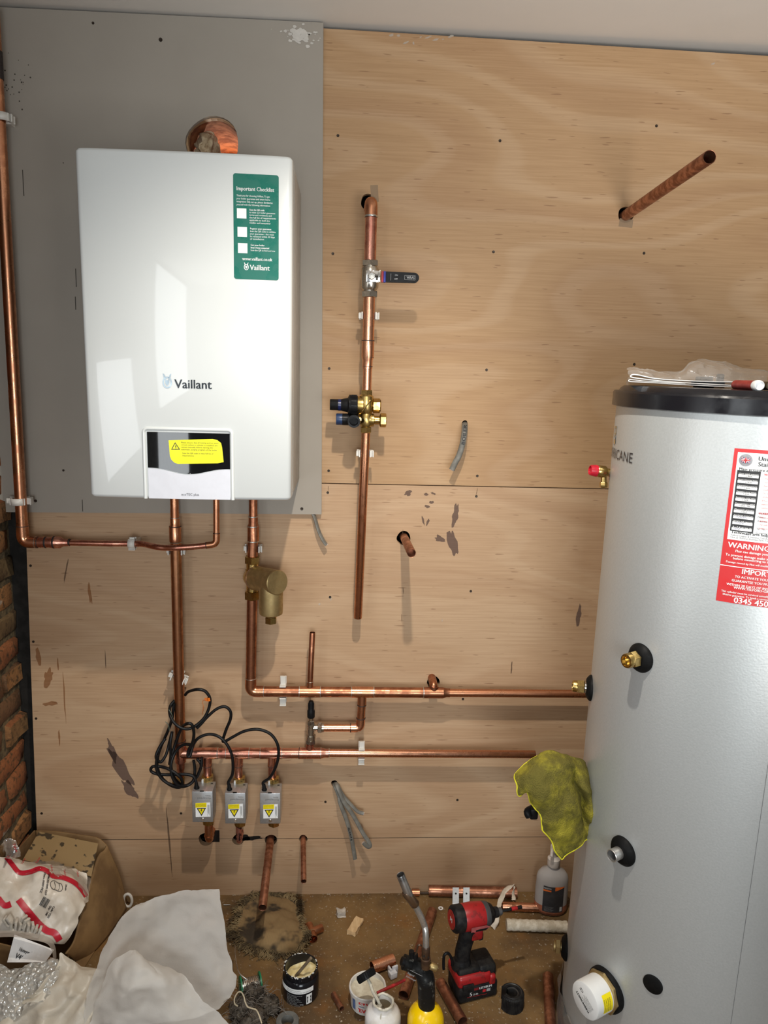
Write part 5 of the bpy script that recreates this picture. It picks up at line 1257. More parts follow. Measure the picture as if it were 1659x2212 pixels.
mesh('charge_gauge', M().box(D(.0755, .032, .0762), (.012, .056, .0015), RD, .0006), BLK, drv); mesh('charge_light', gz_, mat('gauge_grey', (.4, .4, .4), .5), drv)
gpts = [PP(*zd(800, 1170)), PP(*zd(815, 1080)), PP(*zd(828, 960)), PP(*zd(858, 850)), PP(*zd(890, 740)), PP(*zd(910, 690))]
mesh('grip', M().tube(cr(gpts, 5), [.0235]*6+[.0195]*10+[.0200]*10, 20, flat=.86), BLKT, drv)
A = PP(*zd(705, 585)); Bn = PP(*zd(1235, 497)); ax = (Bn-A).normalized(); HL = (Bn-A).length
hs = HL/.099
mesh('rear_cap', M().lathe([(.024, -.003), (.030, 0), (.0325, .004), (.0325, .020*hs), (.031, .021*hs)], A, ax, 32), BLKT, drv)
bdg = mesh('rear_badge', M().lathe([(.0225, -.0038), (.0225, -.003)], A, ax, 28), REDD, drv)
T = M(); fz = plane(A-ax*.0042, ax.cross(zz)*1.0, zz); text(T, fz, 'M', .012, 0, -.005, 'C', bold=.001); text(T, fz, 'ilwaukee', .004, 0, -.011, 'C', width=.024); mesh('lettering', T, PRINTW, bdg, smooth=False)
hb = mesh('motor_housing', M().lathe([(.031, .020*hs), (.0320, .022*hs), (.0330, .040*hs), (.0315, .062*hs), (.0305, .066*hs)], A, ax, 36), REDD, drv)
mesh('trigger_housing', M().box(PP(*zd(960, 735)), (.040, .034, .030), RD, .008, 3), REDD, drv)
mesh('nose_cone', M().lathe([(.0305, .064*hs), (.0312, .068*hs), (.029, .076*hs)], A, ax, 36), mat('nose_grey', (.06, .06, .062), .5), drv)
mesh('nose', M().lathe([(.029, .076*hs), (.022, .086*hs), (.0135, .091*hs), (.0125, .100*hs)], A, ax, 32), BLKT, drv)
mesh('chuck_collar', M().lathe([(.0095, .098*hs), (.0095, .108*hs), (.0075, .110*hs), (.0045, .110*hs)], A, ax, 24), mat('collar_grey', (.12, .12, .125), .4, .5), drv)
tip = PP(*zd(1530, 437)); s0 = Bn+ax*.004
bit = mesh('driver_bit', M().cyl(s0, lerp(s0, tip, .52), .0036, 6).cyl(lerp(s0, tip, .5), tip, .0044, 10), mat('bit_black', (.02, .02, .02), .4, .6), drv)
mesh('bit_sleeve', M().cyl(lerp(s0, tip, .55), lerp(s0, tip, .80), .0049, 12), REDP, drv)
mesh('trigger', M().box(PP(*zd(1035, 775)), (.014, .016, .022), RD, .005, 3), BLKT, drv)
mesh('belt_hook', M().tube(cr([PP(*zd(x, y), .02) for x, y in ((600, 1180), (598, 1100), (605, 1020), (640, 988), (678, 1020), (700, 1090), (700, 1140))], 5), .0036, 8), BLK, drv)
sd = PP(*zd(830, 650), -.0); k0 = A+ax*.030*hs+n*.0325
fs_ = plane(k0+n*.0006+V((0, 0, -.012)), ax, zz)
T = M().add([fs_(.0, -.006), fs_(.033*hs, -.0055), fs_(.041*hs, .003), fs_(.033*hs, .008), fs_(0, .007)], [[0, 1, 2, 3, 4]])
mesh('side_plate', T, mat('plate_pink', (.42, .10, .10), .35), drv, smooth=False, label='worn pinkish name plate')
T = M().add([fs_(.010*hs, -.0055, .0004), fs_(.032*hs, -.0050, .0004), fs_(.038*hs, .001, .0004), fs_(.020*hs, .0), fs_(.010*hs, -.001, .0004)], [[0, 1, 2, 3, 4]]); mesh('plate_print', T, BLK, drv, smooth=False)

# ---------------- blow torch
YT = -.52
Q = lambda x, y, Y=YT: W(*zd(x, y), Y)
c = W(920.5, 2180, YT); TX = c.x
tor = thing('blow_torch', 'plumbers blow torch with bent steel tube on a yellow gas bottle', 'blow torch', (TX, YT, 0))
zt = W(920, 2162, YT).z
pf = [(.040, 0), (.0425, .003), (.0425, zt-.052)]+[(.0425*math.cos(a), zt-.052+.046*math.sin(a)) for a in [PI/2*.88*j/8 for j in range(1, 9)]]
mesh('gas_bottle', M().lathe(pf, (TX, YT, 0), Z_, 44), mat('gas_yellow', (.86, .56, .0), .25, var=.01, coat=.4), tor, angle=50)
mesh('bottle_label', M().lathe([(.0429, .02), (.0429, zt-.058)], (TX, YT, 0), Z_, 44, cap=False), mat('label_navy', (.02, .03, .10), .4), tor)
for sgn in (1,):
    th = .15; pz = zt-.028; ps = V((TX-.001, YT-.036, pz)); mesh('relief_vent', M().lathe([(.0062, -.002), (.0062, .001), (.0035, .0015), (.003, -.001)], ps, (0, -.75, .65), 18), MC['gas_yellow'], tor); mesh('vent_pin', M().lathe([(.0022, 0), (.0022, .002)], ps, (0, -.75, .65), 10), BURN, tor)
worn = mat('worn_black', (.010, .010, .010), .5, scale=60, alt=(.11, .11, .10), lo=.30, hi=.44, spec=.15)
hd_ = M().tube(cr([Q(395, 1625), Q(395, 1500), Q(392, 1390), Q(385, 1300), Q(362, 1235, YT+.008), Q(335, 1190, YT+.014)], 6), [.0195]*8+[.0200]*8+[.0205]*15, 22)
hd_.tube(cr([Q(395, 1300), Q(330, 1190, YT+.014), Q(250, 1140, YT+.018), Q(170, 1110, YT+.018), Q(115, 1092, YT+.018)], 6), [.0195]*8+[.020]*8+[.0165]*8+[.0115], 20)
mesh('handle', hd_, worn, tor)
mesh('igniter_button', M().cyl(Q(130, 1095), Q(95, 1082), .0095).cyl(Q(215, 1040), Q(215, 965), .006).cyl(Q(262, 1050), Q(262, 1000), .006), BLK, tor)
T = M(); d1 = (Q(320, 1210)-Q(160, 1130)); ft = plane(Q(160, 1150)+V((0, -.021, .000)), d1, V((0, 0, 1)))
text(T, ft, 'Super', .0058, -.002, .0, bold=.0005); text(T, ft, 'Rothenberger', .0045, .0, -.008, width=.026)
T.add([ft(.0, .0105), ft(.032, .0105), ft(.032, .0114), ft(.0, .0114)], [[0, 1, 2, 3]])
mesh('lettering', T, MC['label_grey'], tor, smooth=False)
mesh('burner_collar', M().lathe([(.0085, 0), (.0095, .002), (.0095, .026), (.0080, .028), (.0080, .030), (.0115, .031), (.0115, .040), (.0105, .055)], Q(387, 905, YT-.012), (Q(385, 1170, YT-.012)-Q(387, 905, YT-.012)), 24), mat('bronzed_metal', (.20, .13, .08), .35, .8, alt=(.11, .07, .05)), tor)
mesh('air_hole', M().lathe([(.0028, 0), (.0028, .0008)], Q(365, 990, YT-.012)+V((0, -.0082, 0)), (0, -1, 0), 12).lathe([(.0022, 0), (.0022, .0008)], Q(410, 1005, YT-.012)+V((0, -.0082, 0)), (0, -1, 0), 12), DARK, tor)
mesh('control_knob', M().cyl(Q(410, 1125, YT-.014), Q(480, 1150, YT-.016), .0045).lathe([(.0075, 0), (.0082, .002), (.0082, .014), (.007, .016)], Q(440, 1138, YT-.016), (Q(520, 1170, YT-.018)-Q(440, 1138, YT-.016)), 18), BRASSM, tor)
mesh('bent_tube', M().tube(cr([Q(388, 915, YT-.012), Q(386, 800, YT-.009), Q(382, 720, YT-.005), Q(370, 660), Q(330, 560), Q(262, 425), Q(240, 385)], 8), .0072, 20), STEEL, tor)
mesh('hook_wire', M().tube(cr([Q(262, 1010), Q(280, 960), Q(290, 905), Q(310, 890), Q(335, 900)], 5), .0024, 8), MC['bronzed_metal'], tor)
mesh('burner_tube', M().lathe([(.0085, 0), (.0105, .003), (.0102, .040), (.0088, .043)], Q(268, 418), Q(165, 285)-Q(268, 418), 24), MC['bronzed_metal'], tor)
mesh('burner_tip', M().openpipe(Q(196, 325), Q(82, 50), .0094, .0012, .03), mat('heat_blued', (.16, .16, .17), .3, .9, scale=20, alt=(.40, .38, .36)), tor)

# ---------------- tubs, bottle, jar
def ontub(cx, cy, r0, r1, h):
    return lambda a, z, o=.0006: V((cx+(r0+(r1-r0)*z/h+o)*math.sin(a), cy-(r0+(r1-r0)*z/h+o)*math.cos(a), z))
WPLG = mat('gloss_white_plastic', (.70, .69, .68), .32, scale=20, alt=(.60, .57, .52))
q = F(794, 2197, 0); EX, EY = q.x, q.y+.041; EH = W(793, 2127, EY).z
tub = thing('paste_tub', 'white tub of jointing paste with red lettering behind the white bottle', 'tub', (EX, EY, 0))
mesh('tub_body', M().lathe([(.038, 0), (.0405, .002), (.043, EH-.012), (.0455, EH-.011), (.0460, EH-.002), (.0445, EH), (.042, EH-.001), (.041, EH-.022)], (EX, EY, 0), Z_, 44, cap=False).lathe([(.038, 0), (.001, .0005)], (EX, EY, 0), Z_, 30, cap=False), WPLG, tub)
pst = M()
for i in range(13):
    pass
pst.lathe([(.0425, EH-.012), (.032, EH-.009), (.020, EH-.013), (.010, EH-.010), (.001, EH-.011)], (EX, EY, 0), Z_, 36)
pst.v = [p+V((0, 0, noise.noise(p*45)*.006)) for p in pst.v]
mesh('paste', pst, mat('cream_paste', (.64, .60, .48), .6, scale=40, alt=(.52, .47, .36), bump=.4), tub, angle=70)
fe = ontub(EX, EY, .0405, .043, EH-.012)
T = M(); em = lambda u, v, w=0.: fe(u/.042, v, .0007); text(T, em, "'EVO", .0115, -.027, .033, bold=.0016); text(T, em, "'EVO", .0110, -.026, .010, bold=.0016)
mesh('lettering', T, PRINTR, tub, smooth=False)
T = M(); text(T, em, 'WATER', .0030, -.023, .0255, bold=.0004); T.grid([[em(-.043+.010*i/4, z) for z in (.010, .045)] for i in range(5)]); mesh('blue_print', T, mat('print_blue', (.10, .16, .34), .5), tub, smooth=False)

bx0 = W(828, 2164, -.50); BH2 = bx0.z; BXc, BYc = bx0.x, -.50
wb = thing('flux_bottle', 'white open-necked plastic bottle at the front with gummy rim', 'bottle', (BXc, BYc, 0))
mesh('bottle_body', M().lathe([(.040, 0), (.0415, .003), (.0420, BH2-.040), (.0405, BH2-.030), (.034, BH2-.020), (.0265, BH2-.016), (.0245, BH2-.012), (.0245, BH2), (.0205, BH2+.001), (.0195, BH2-.012)], (BXc, BYc, 0), Z_, 44, cap=False), WPLG, wb)
gm = M()
P = []
for i in range(29):
    a = 2*PI*i/28; rr = .0225+.0022*noise.noise(V((math.cos(a)*2, math.sin(a)*2, 4))); P.append(V((BXc+rr*math.cos(a), BYc+rr*math.sin(a), BH2+.0015*math.sin(a*5))))
gm.tube(P[:-1], [.0030+.0014*noise.noise(V((i*.7, 2, 1))) for i in range(28)], 8, closed=True); gm.tube(cr([P[20], P[20]+V((-.001, -.002, -.012)), P[20]+V((-.004, -.012, -.024))], 4), .0018, 6)
mesh('gummy_rim', gm, mat('gummy_paste', (.60, .56, .46), .45), wb)
mesh('contents', M().lathe([(.0200, BH2-.012), (.001, BH2-.013)], (BXc, BYc, 0), Z_, 24, cap=False), mat('dark_flux', (.10, .075, .04), .3), wb)
T = M(); fw = ontub(BXc, BYc, .042, .042, BH2); text(T, lambda u, v, w=0.: fw(u/.042, v), 'FLUX', .010, -.018, .035, bold=.001); text(T, lambda u, v, w=0.: fw(u/.042, v), 'FLUX', .012, .030, .045, bold=.001); mesh('lettering', T, PRINTR, wb, smooth=False)
# its lid with the brush, resting across the rims
lid = thing('brush_lid', 'black bottle lid with a caked brush stem resting across the paste tub', 'lid', W(792, 2108, -.44))
a = W(791, 2107, -.46); axl = (W(776, 2118, -.47)-W(806, 2098, -.445)); axl = (a-W(*(460+1362/3.77, 1860+1185/3.77), -.503)).normalized()
zE = lambda x, y: (460+x/3.77, 1860+y/3.77)
mm = M().lathe([(.0215, -.0085), (.0225, -.007), (.0225, .006), (.0205, .0085), (.001, .0088)], a, axl, 30)
for j in range(26):
    aa_ = 2*PI*j/26; t0 = axl.cross(V((0, 1, 0))).normalized(); t1_ = axl.cross(t0); d_ = t0*math.cos(aa_)+t1_*math.sin(aa_); mm.cyl(a+d_*.0225-axl*.006, a+d_*.0225+axl*.005, .0012, 6)
mesh('cap', mm, BLK, lid)
mesh('brush_stem', M().tube(cr([a-axl*.006, W(*zE(1285, 1010), -.47), W(*zE(1305, 1070), -.485), W(*zE(1340, 1125), -.497), W(*zE(1362, 1185), -.503)], 6), .0036, 8), MC['gummy_paste'], lid)
mesh('applicator_ball', M().lathe([(.002, 0), (.006, .003), (.0065, .009), (.003, .014)], W(*zE(1355, 1165), -.502), (.1, 0, -1), 14), MC['gummy_paste'], lid)
rs = M().tube([W(*zE(1335, 1075), -.455), W(*zE(1450, 1022), -.44), W(*zE(1562, 968), -.42)], [.0035, .0038, .0034], 10)
solo('red_brush_handle', rs, REDP, 'red plastic flux brush handle leaning on the paste tub', 'brush')
solo('pipe_clip', M().box(F(848, 2104, .010), (.020, .018, .016), Rz(.45), .002).box(F(853, 2095, .014)+V((0, 0, .0)), (.016, .005, .024), Rz(.45), .001).box(F(842, 2098, .013), (.005, .016, .022), Rz(.45), .001), mat('clear_white', (.66, .66, .68), .3), 'loose white pipe clip on the floor beside the short bright offcut', 'pipe clip')

q = F(647, 2176, 0); JX, JY = q.x, q.y+.0455; JH = W(648, 2086, JY).z
jar = thing('paste_jar', 'open black jar of cream paste with a stick in it', 'jar', (JX, JY, 0))
mesh('jar_body', M().lathe([(.040, 0), (.0445, .003), (.0455, .008), (.0455, JH-.026), (.044, JH-.020), (.0405, JH-.016), (.0405, JH-.012), (.0425, JH-.010), (.0425, JH), (.040, JH+.001), (.0385, JH), (.0375, JH-.025)], (JX, JY, 0), Z_, 44, cap=False).lathe([(.040, 0), (.001, .0005)], (JX, JY, 0), Z_, 30, cap=False), BLKG, jar)
pst = M(); P = []
for i in range(13):
    row = []
    for j in range(33):
        r = .0385*i/12; a = 2*PI*j/32; x, y = r*math.cos(a), r*math.sin(a)
        row.append(V((JX+x, JY+y, JH-.018+.010*(x/.04)-.006*(y/.04)+.008*noise.noise(V((x*60, y*60, 7)))*(1 if i < 12 else .4))))
    P.append(row)
mesh('paste', M().grid(P), mat('yellow_paste', (.85, .77, .48), .45, scale=50, alt=(.74, .60, .28)), jar, angle=80)
sm_ = M()
for i in range(46):
    a = random.uniform(0, 2*PI); r = random.uniform(.0392, .0425); q = V((JX+r*math.cos(a), JY+r*math.sin(a), JH+random.uniform(-.006, .0015)*(r > .0415)+.0005)); s_ = random.uniform(.0008, .0026)
    bmx = bmesh.new(); bmesh.ops.create_icosphere(bmx, subdivisions=1, radius=s_); bmx.verts.index_update(); sm_.add([q+v.co for v in bmx.verts], [[v.index for v in f.verts] for f in bmx.faces]); bmx.free()
mesh('paste_smear', sm_, mat('white_paste', (.62, .62, .58), .5), jar)
fj = ontub(JX, JY, .0455, .0455, JH)
ju = lambda u, v, w=0.: fj(u/.0455, v, .0006)
mesh('label_band', M().grid([[fj(-1.35+2.15*i/22, z, .0004) for z in (JH-.040, JH-.027)] for i in range(23)]), PRINTW, jar)
T = M(); fk = lambda u, v, w=0.: fj(u/.0455, v, .0009); text(T, fk, 'FOR USE WITH SOLVENTS', .0026, -.034, JH-.0325, width=.036); text(T, fk, 'PLUMBING, HEATING AND GAS SERVICES', .0026, -.034, JH-.037, width=.062); mesh('grey_lettering', T, MC['grey_print'], jar, smooth=False)
T = M()
for i in range(8): text(T, fk, ('Ideal for sealing pipe joints and', 'threads on hot and cold water,', 'central heating and gas fittings.', 'Apply evenly to clean dry threads', 'and assemble. Wipe off excess.', 'Non setting and non toxic. Do not', 'use on oxygen lines or plastics', 'keep lid closed.')[i], .0024, -.034, JH-.046-i*.0042, width=.040-.004*((i*3) % 4))
text(T, fk, 'Made in UK', .0024, -.025, .006, width=.016); text(T, fk, '400g', .0034, .0, .006)
u0 = .0165
Wb = M(); Wb.grid([[fk(u0+.015*i/4, z) for z in (.006, JH-.044)] for i in range(5)])
mesh('white_lettering', T, mat('dim_white_print', (.5, .5, .5), .5), jar, smooth=False); bcw = mesh('barcode', Wb, PRINTW, jar)
T = M(); fk2 = lambda u, v, w=0.: fj(u/.0455, v, .0012)
for i in range(15):
    z = .009+i*(JH-.058)/15; hgt = random.choice((.0004, .0009, .0014)); T.add([fk2(u0+.0015, z), fk2(u0+.0135, z), fk2(u0+.0135, z+hgt), fk2(u0+.0015, z+hgt)], [[0, 1, 2, 3]])
mesh('bars', T, PRINTK, bcw, smooth=False)
sa, sb2 = W(*zr(1215, 1385), JY-.012), W(*zr(1395, 1170), JY-.030)
solo('mixing_stick', M().cyl(sa-(sb2-sa)*.25, sb2, .0040, 14, .0036), mat('stick_brown', (.20, .15, .10), .5), 'round brown stick standing in the black paste jar', 'stick')

# ---------------- solder reel, steel wool, twine, tape roll, pipe cutter
ra, rb = W(*zr(625, 1525), -.36), W(*zr(320, 1590), -.375)
axr = (ra-rb).normalized(); axr.z *= .3; axr.normalize(); rb = ra-axr*.048; sh = V((0, 0, .0285-ra.z)); ra += sh; rb += sh
reel = thing('solder_reel', 'green plastic reel of shiny solder wire lying on its side', 'reel', (ra.x, ra.y, 0))
GRN = mat('reel_green', (.0, .17, .07), .35, var=.05)
for nm, q in (('flange', ra), ('flange', rb)): mesh(nm, M().lathe([(.010, 0), (.0275, 0), (.028, .0015), (.0275, .0035), (.010, .0035), (.010, 0)], q, axr, 36, cap=False), GRN, reel)
wnd = []
for i in range(9*16+1): a = 2*PI*i/16; t0 = axr.cross(V((0, 0, 1))).normalized(); t1_ = axr.cross(t0); wnd.append(rb+axr*(.006+.040*i/(9*16))+(t0*math.cos(a)+t1_*math.sin(a))*.0185)
mesh('solder_wire', M().tube(wnd, .0026, 6).lathe([(.017, .004), (.017, .046)], rb, axr, 24), SOLD, reel)
mesh('loose_wire', M().tube(cr([rb+axr*.02+V((0, 0, .019)), W(*zr(330, 1400), -.36), W(*zr(280, 1250), -.33), W(*zr(262, 1100), -.30), W(*zr(262, 985), -.27)], 6), .0013, 6), SOLD, reel)
wool = M()
random.seed(11)
for k_, (px, py, Y, sx, sy, sz) in enumerate(((530, 2180, -.43, .034, .026, .030), (575, 2178, -.415, .030, .022, .022), (548, 2150, -.40, .026, .02, .024), (540, 2210, -.46, .040, .03, .026))):
    c = W(px, py, Y); c.z = max(c.z, sz*.7)
    bmx = bmesh.new(); bmesh.ops.create_icosphere(bmx, subdivisions=4, radius=1); bmx.verts.index_update()
    vs = []
    for vv in bmx.verts:
        q = V((vv.co.x*sx, vv.co.y*sy, vv.co.z*sz)); q *= 1+.45*noise.noise(vv.co*1.7+V((k_, 0, 0)))+.30*noise.noise(V((vv.co.x*7, vv.co.y*7, vv.co.z*2.2))+V((k_*3, 0, 0))); q += c; q.z = max(q.z, .001); vs.append(q)
    wool.add(vs, [[v.index for v in f.verts] for f in bmx.faces]); bmx.free()
wo = thing('steel_wool', 'grey brown tuft of steel wool in front of the solder reel', 'steel wool', F(545, 2195, 0))
wm = mat('wire_wool', (.085, .068, .05), .65, .2, scale=60, alt=(.03, .022, .015), bump=1., bscale=220, stretch=(1, 1, .25))
mesh('pad', wool, wm, wo, angle=80)
st_ = M()
for i in range(520):
    f = random.choice(wool.v); d_ = V((random.gauss(0, 1), random.gauss(0, 1), random.gauss(0, 1))).normalized(); e = V((random.gauss(0, 1), random.gauss(0, 1), random.gauss(0, .6))).normalized()
    P = [f, f+d_*.008+e*.006, f+d_*.010+e*.016, f+d_*.004+e*.026]; P = [V((p.x, p.y, max(p.z, .001))) for p in P]; st_.tube(cr(P, 4), .0005, 4, cap=False)
mesh('strands', st_, mat('wool_strand', (.17, .145, .12), .5, .3), wo, kind='stuff')
zt_ = lambda x, y, Y: W(*zr(x, y), Y)
solo('twine', M().tube(cr([zt_(300, 1890, -.475), zt_(255, 1850, -.475), zt_(255, 1770, -.47), zt_(300, 1690, -.465), zt_(350, 1680, -.465), zt_(390, 1740, -.47), zt_(410, 1820, -.475), zt_(450, 1900, -.48), zt_(520, 1925, -.485), zt_(580, 1950, -.49), zt_(625, 2040, -.50), zt_(660, 2150, -.51)], 7), .0016, 8), mat('twine_cream', (.50, .42, .29), .8), 'cream twine looped over the steel wool', 'string')
tr0 = F(621, 2210, .012)
solo('tape_roll', M().lathe([(.014, .0), (.0265, .0), (.0275, .002), (.0275, .018), (.0265, .020), (.015, .020), (.014, .018), (.014, 0)], (tr0.x, tr0.y, 0), Z_, 36, cap=False), mat('grey_tape', (.13, .13, .12), .5), 'grey roll of tape lying flat at the front edge', 'tape roll')
pc = thing('pipe_cutter', 'black C-shaped ratchet pipe cutter on the floor by the driver', 'pipe cutter', F(1107, 2170, 0))
pcx = F(1107, 2180, 0)+V((0, .012, 0)); H_ = .040; ro, ri = .0300, .0165
g0, g1 = math.radians(150), math.radians(150+290)
rows_ = []
for i in range(73):
    a = math.radians(200)+math.radians(298)*i/72; d_ = V((math.cos(a), math.sin(a), 0)); k_ = .0013*(i % 2)
    rows_.append([pcx+d_*ri+V((0, 0, .0)), pcx+d_*(ro-k_)+V((0, 0, 0)), pcx+d_*(ro-k_)+V((0, 0, H_-.004)), pcx+d_*(ro-.003)+V((0, 0, H_)), pcx+d_*ri+V((0, 0, H_)), pcx+d_*ri])
mm = M().grid(rows_)
mm.add(rows_[0][:5], [[0, 1, 2, 3, 4]]); mm.add(rows_[-1][:5], [[4, 3, 2, 1, 0]])
mesh('ribbed_ring', mm, BLKT, pc, angle=25)
rows_ = []
for i in range(33):
    a = math.radians(207)+math.radians(284)*i/32; d_ = V((math.cos(a), math.sin(a), 0)); rows_.append([pcx+d_*(.0128)+V((0, 0, .004)), pcx+d_*.0128+V((0, 0, H_-.004)), pcx+d_*.0175+V((0, 0, H_-.003)), pcx+d_*.0235+V((0, 0, H_+.0012)), pcx+d_*.0245+V((0, 0, H_-.001))])
mesh('inner_jaw', M().grid(rows_), mat('jaw_black', (.025, .025, .025), .4), pc, angle=25)

# ---------------- rag
def fp(px, py, z): return F(px, py, z)
rz = lambda x, y, z: F(*zr(x, y), z)
rows = [[rz(420, 330, .004), rz(560, 270, .006), rz(760, 235, .005), rz(960, 260, .006), rz(1190, 340, .004)],
        [rz(330, 480, .006), rz(530, 470, .010), rz(760, 420, .018), rz(980, 430, .022), rz(1210, 480, .008)],
        [rz(290, 640, .006), rz(500, 640, .014), rz(740, 600, .030), rz(1000, 600, .034), rz(1240, 660, .016)],
        [rz(240, 780, .006), rz(480, 780, .016), rz(720, 790, .032), rz(1010, 790, .036), rz(1330, 830, .030)],
        [rz(300, 850, .008), rz(500, 900, .014), rz(740, 960, .022), rz(1010, 980, .026), rz(1240, 960, .018)],
        [rz(420, 960, .003), rz(560, 1020, .004), rz(760, 1080, .005), rz(1000, 1110, .006), rz(1210, 1060, .005)]]
N = crumple(net(rows, 8, 8), .006, 30, 6.6)
N = [[V((q.x, min(q.y, -.004), max(q.z, .0015))) for q in r] for r in N]
m, nt, b = mk('rag_cloth'); v = coord(nt)
weave = node(nt, 'ShaderNodeTexWave', {'Vector': coord(nt, (1, .2, .2)), 'Scale': 150., 'Distortion': 3.}).outputs[1]
n1 = sstep(nt, noi(nt, coord(nt, (1, 1, 1), (.3, .1, 0)), 13., 3, .55), .44, .56)
c = mixc(nt, n1, (.26, .165, .07), (.024, .015, .008)); c = mixc(nt, mth(nt, 'MULTIPLY', weave, .5), c, (.07, .05, .026))
nt.links.new(c, b.inputs['Base Color']); b.inputs['Roughness'].default_value = .95
rag = thing('frayed_rag', 'frayed brown cloth rag with dark stains lying by the wall', 'rag', rz(760, 700, 0))
mesh('cloth', M().grid(N), m, rag, angle=180)
fr_ = M(); edge = []
a_ = len(N); b2 = len(N[0])
cen = sum((q for r in N for q in r), V())/(a_*b2)
for j in range(0, b2): edge += [(N[0][j], .7), (N[-1][j], 1.)]
for i in range(a_): edge += [(N[i][0], 1.), (N[i][-1], .5)]
for q, ln in edge:
    for k_ in range(5):
        o = q+V((random.gauss(0, .004), random.gauss(0, .004), 0)); d_ = (o-cen); d_.z = 0; d_.normalize(); s_ = V((-d_.y, d_.x, 0)); l_ = random.uniform(.012, .030)*ln
        P = [o-d_*.006+V((0, 0, .002)), o+d_*l_*.4+s_*random.gauss(0, .004)+V((0, 0, random.uniform(.001, .008))), o+d_*l_+s_*random.gauss(0, .010)]
        P = [V((p.x, min(p.y, -.003), max(p.z, .0012))) for p in P]; fr_.tube(cr(P, 3), .0008, 4, cap=False)
mesh('fringe', fr_, mat('rag_thread', (.24, .17, .08), .9, scale=30, alt=(.06, .04, .018)), rag, kind='stuff')

# ---------------- small debris
def chunk(name, px, py, size, rot, m, label, cat, seed):
    bm2 = bmesh.new(); bmesh.ops.create_cube(bm2, size=1); bmesh.ops.subdivide_edges(bm2, edges=bm2.edges[:], cuts=5, use_grid_fill=True); bm2.verts.index_update()
    o = F(px, py, size[2]/2); R = Rz(rot); mm = M(); vs = []
    for v_ in bm2.verts:
        q = V((v_.co.x*size[0], v_.co.y*size[1], v_.co.z*size[2])); q += noise.noise_vector(q*90+V((seed, 0, 0)))*min(size)*.22; q = R @ q+o; q.z = max(q.z, .0008); vs.append(q)
    mm.add(vs, [[v.index for v in f.verts] for f in bm2.faces]); bm2.free()
    return solo(name, mm, m, label, cat, angle=35)
chunk('wood_chip', 768, 2001, (.024, .060, .013), math.radians(-24), mat('fresh_wood', (.66, .47, .26), .8, scale=50, alt=(.52, .34, .17), stretch=(1, .15, 1)), 'fresh split piece of pale wood on the floor', 'wood chip', 3)
chunk('broken_clip', 737, 1972, (.024, .018, .020), math.radians(10), mat('dusty_white', (.50, .44, .37), .7), 'broken dusty white clip piece near the split wood', 'clip piece', 8)
wsh = F(952, 1962, .001); solo('washer', M().lathe([(.0035, 0), (.0072, 0), (.0075, .0012), (.0035, .0014), (.0035, 0)], (wsh.x, wsh.y, .0004), Z_, 20, cap=False), PAPER, 'small white washer on the floor left of the impact driver', 'washer')
for (xa, ya, xb, yb, r, mm_, lab_) in ((90, 375, 185, 375, .0018, STEEL, 'short bright nail on the floor by the white foam'), (275, 485, 510, 375, .0016, MC['rusty_steel'], 'dark nail lying above the rag'), (130, 610, 350, 505, .0018, mat('sliver_wood', (.38, .22, .12), .7), 'thin wooden sliver lying against the rag'), (135, 680, 240, 765, .0018, MC['sliver_wood'], 'thin wooden sliver poking from the rag fringe')):
    a, b_ = F(*zr(xa, ya), .003), F(*zr(xb, yb), .003); solo('nail' if 'nail' in lab_ else 'wood_sliver', M().cyl(a, b_, r, 8, r*.6), mm_, lab_, 'nail' if 'nail' in lab_ else 'wood sliver')
random.seed(21)
sw = M()
for i in range(46):
    q = F(*zr(random.gauss(350, 75), random.gauss(340, 55)), .002); q.y = min(q.y, -.006); s_ = random.uniform(.001, .004); d_ = V((random.gauss(0, 1), random.gauss(0, 1), .4)).normalized(); e = d_.cross(V((0, 0, 1))).normalized()
    sw.add([q, q+d_*s_, q+d_*s_+e*s_*.5, q+e*s_*.4], [[0, 1, 2, 3]])
o = solo('metal_swarf', sw, CHROME, 'glinting metal swarf scattered by the wall above the rag', 'swarf'); o['kind'] = 'stuff'
db = M()
for i in range(420):
    px, py = random.uniform(480, 1200), random.uniform(1932, 2212) if i % 3 else random.gauss(1934, 3)
    q = F(px, max(py, 1931), 0); q.z = .0006; q.y = min(q.y, -.002); s_ = random.choice((.0008, .0012, .0018, .003)); a = random.uniform(0, 6.3); k = 5
    if (q.xy-V((.812, -.53))).length < .30: continue
    db.add([q+V((s_*math.cos(a+2*PI*j/k)*random.uniform(.6, 1.3), s_*math.sin(a+2*PI*j/k), random.uniform(0, .0012))) for j in range(k)], [list(range(k))])
o = solo('debris', db, mat('debris_pale', (.46, .38, .28), .85, scale=400, alt=(.12, .08, .05)), 'pale crumbs and dust scattered over the floor', 'debris', smooth=False); o['kind'] = 'stuff'

# ---------------- cardboard box and packaging at the left
CARD = mat('cardboard', (.225, .13, .05), .8, scale=9, alt=(.15, .082, .030))
box_ = thing('cardboard_box', 'open brown cardboard box in the left corner full of packaging', 'box', (-.74, -.16, 0))
z3 = lambda x, y, Y: W(*zl(x, y), Y)
zf = lambda x, y: F(*zl(x, y), .002)
rw = [[z3(1180, 235, -.045), z3(1150, 290, -.06), z3(1075, 375, -.09), z3(960, 760, -.18), z3(885, 1010, -.22), z3(815, 1290, -.265), z3(720, 1435, -.29)]]
bt2 = [V((-.612, -.028, .001)), V((-.612, -.045, .001)), zf(1390, 950), zf(1280, 1120), zf(1150, 1290), zf(1000, 1440), zf(820, 1515)]
md_ = [(p+q)/2+V((.006, 0, 0)) for p, q in zip(rw[0], bt2)]
mesh('side_wall', M().grid(net([rw[0], md_, bt2], 6, 4)), CARD, box_, solid=.004, angle=60)
bl = z3(400, 70, -.035); ar = rw[0][0]
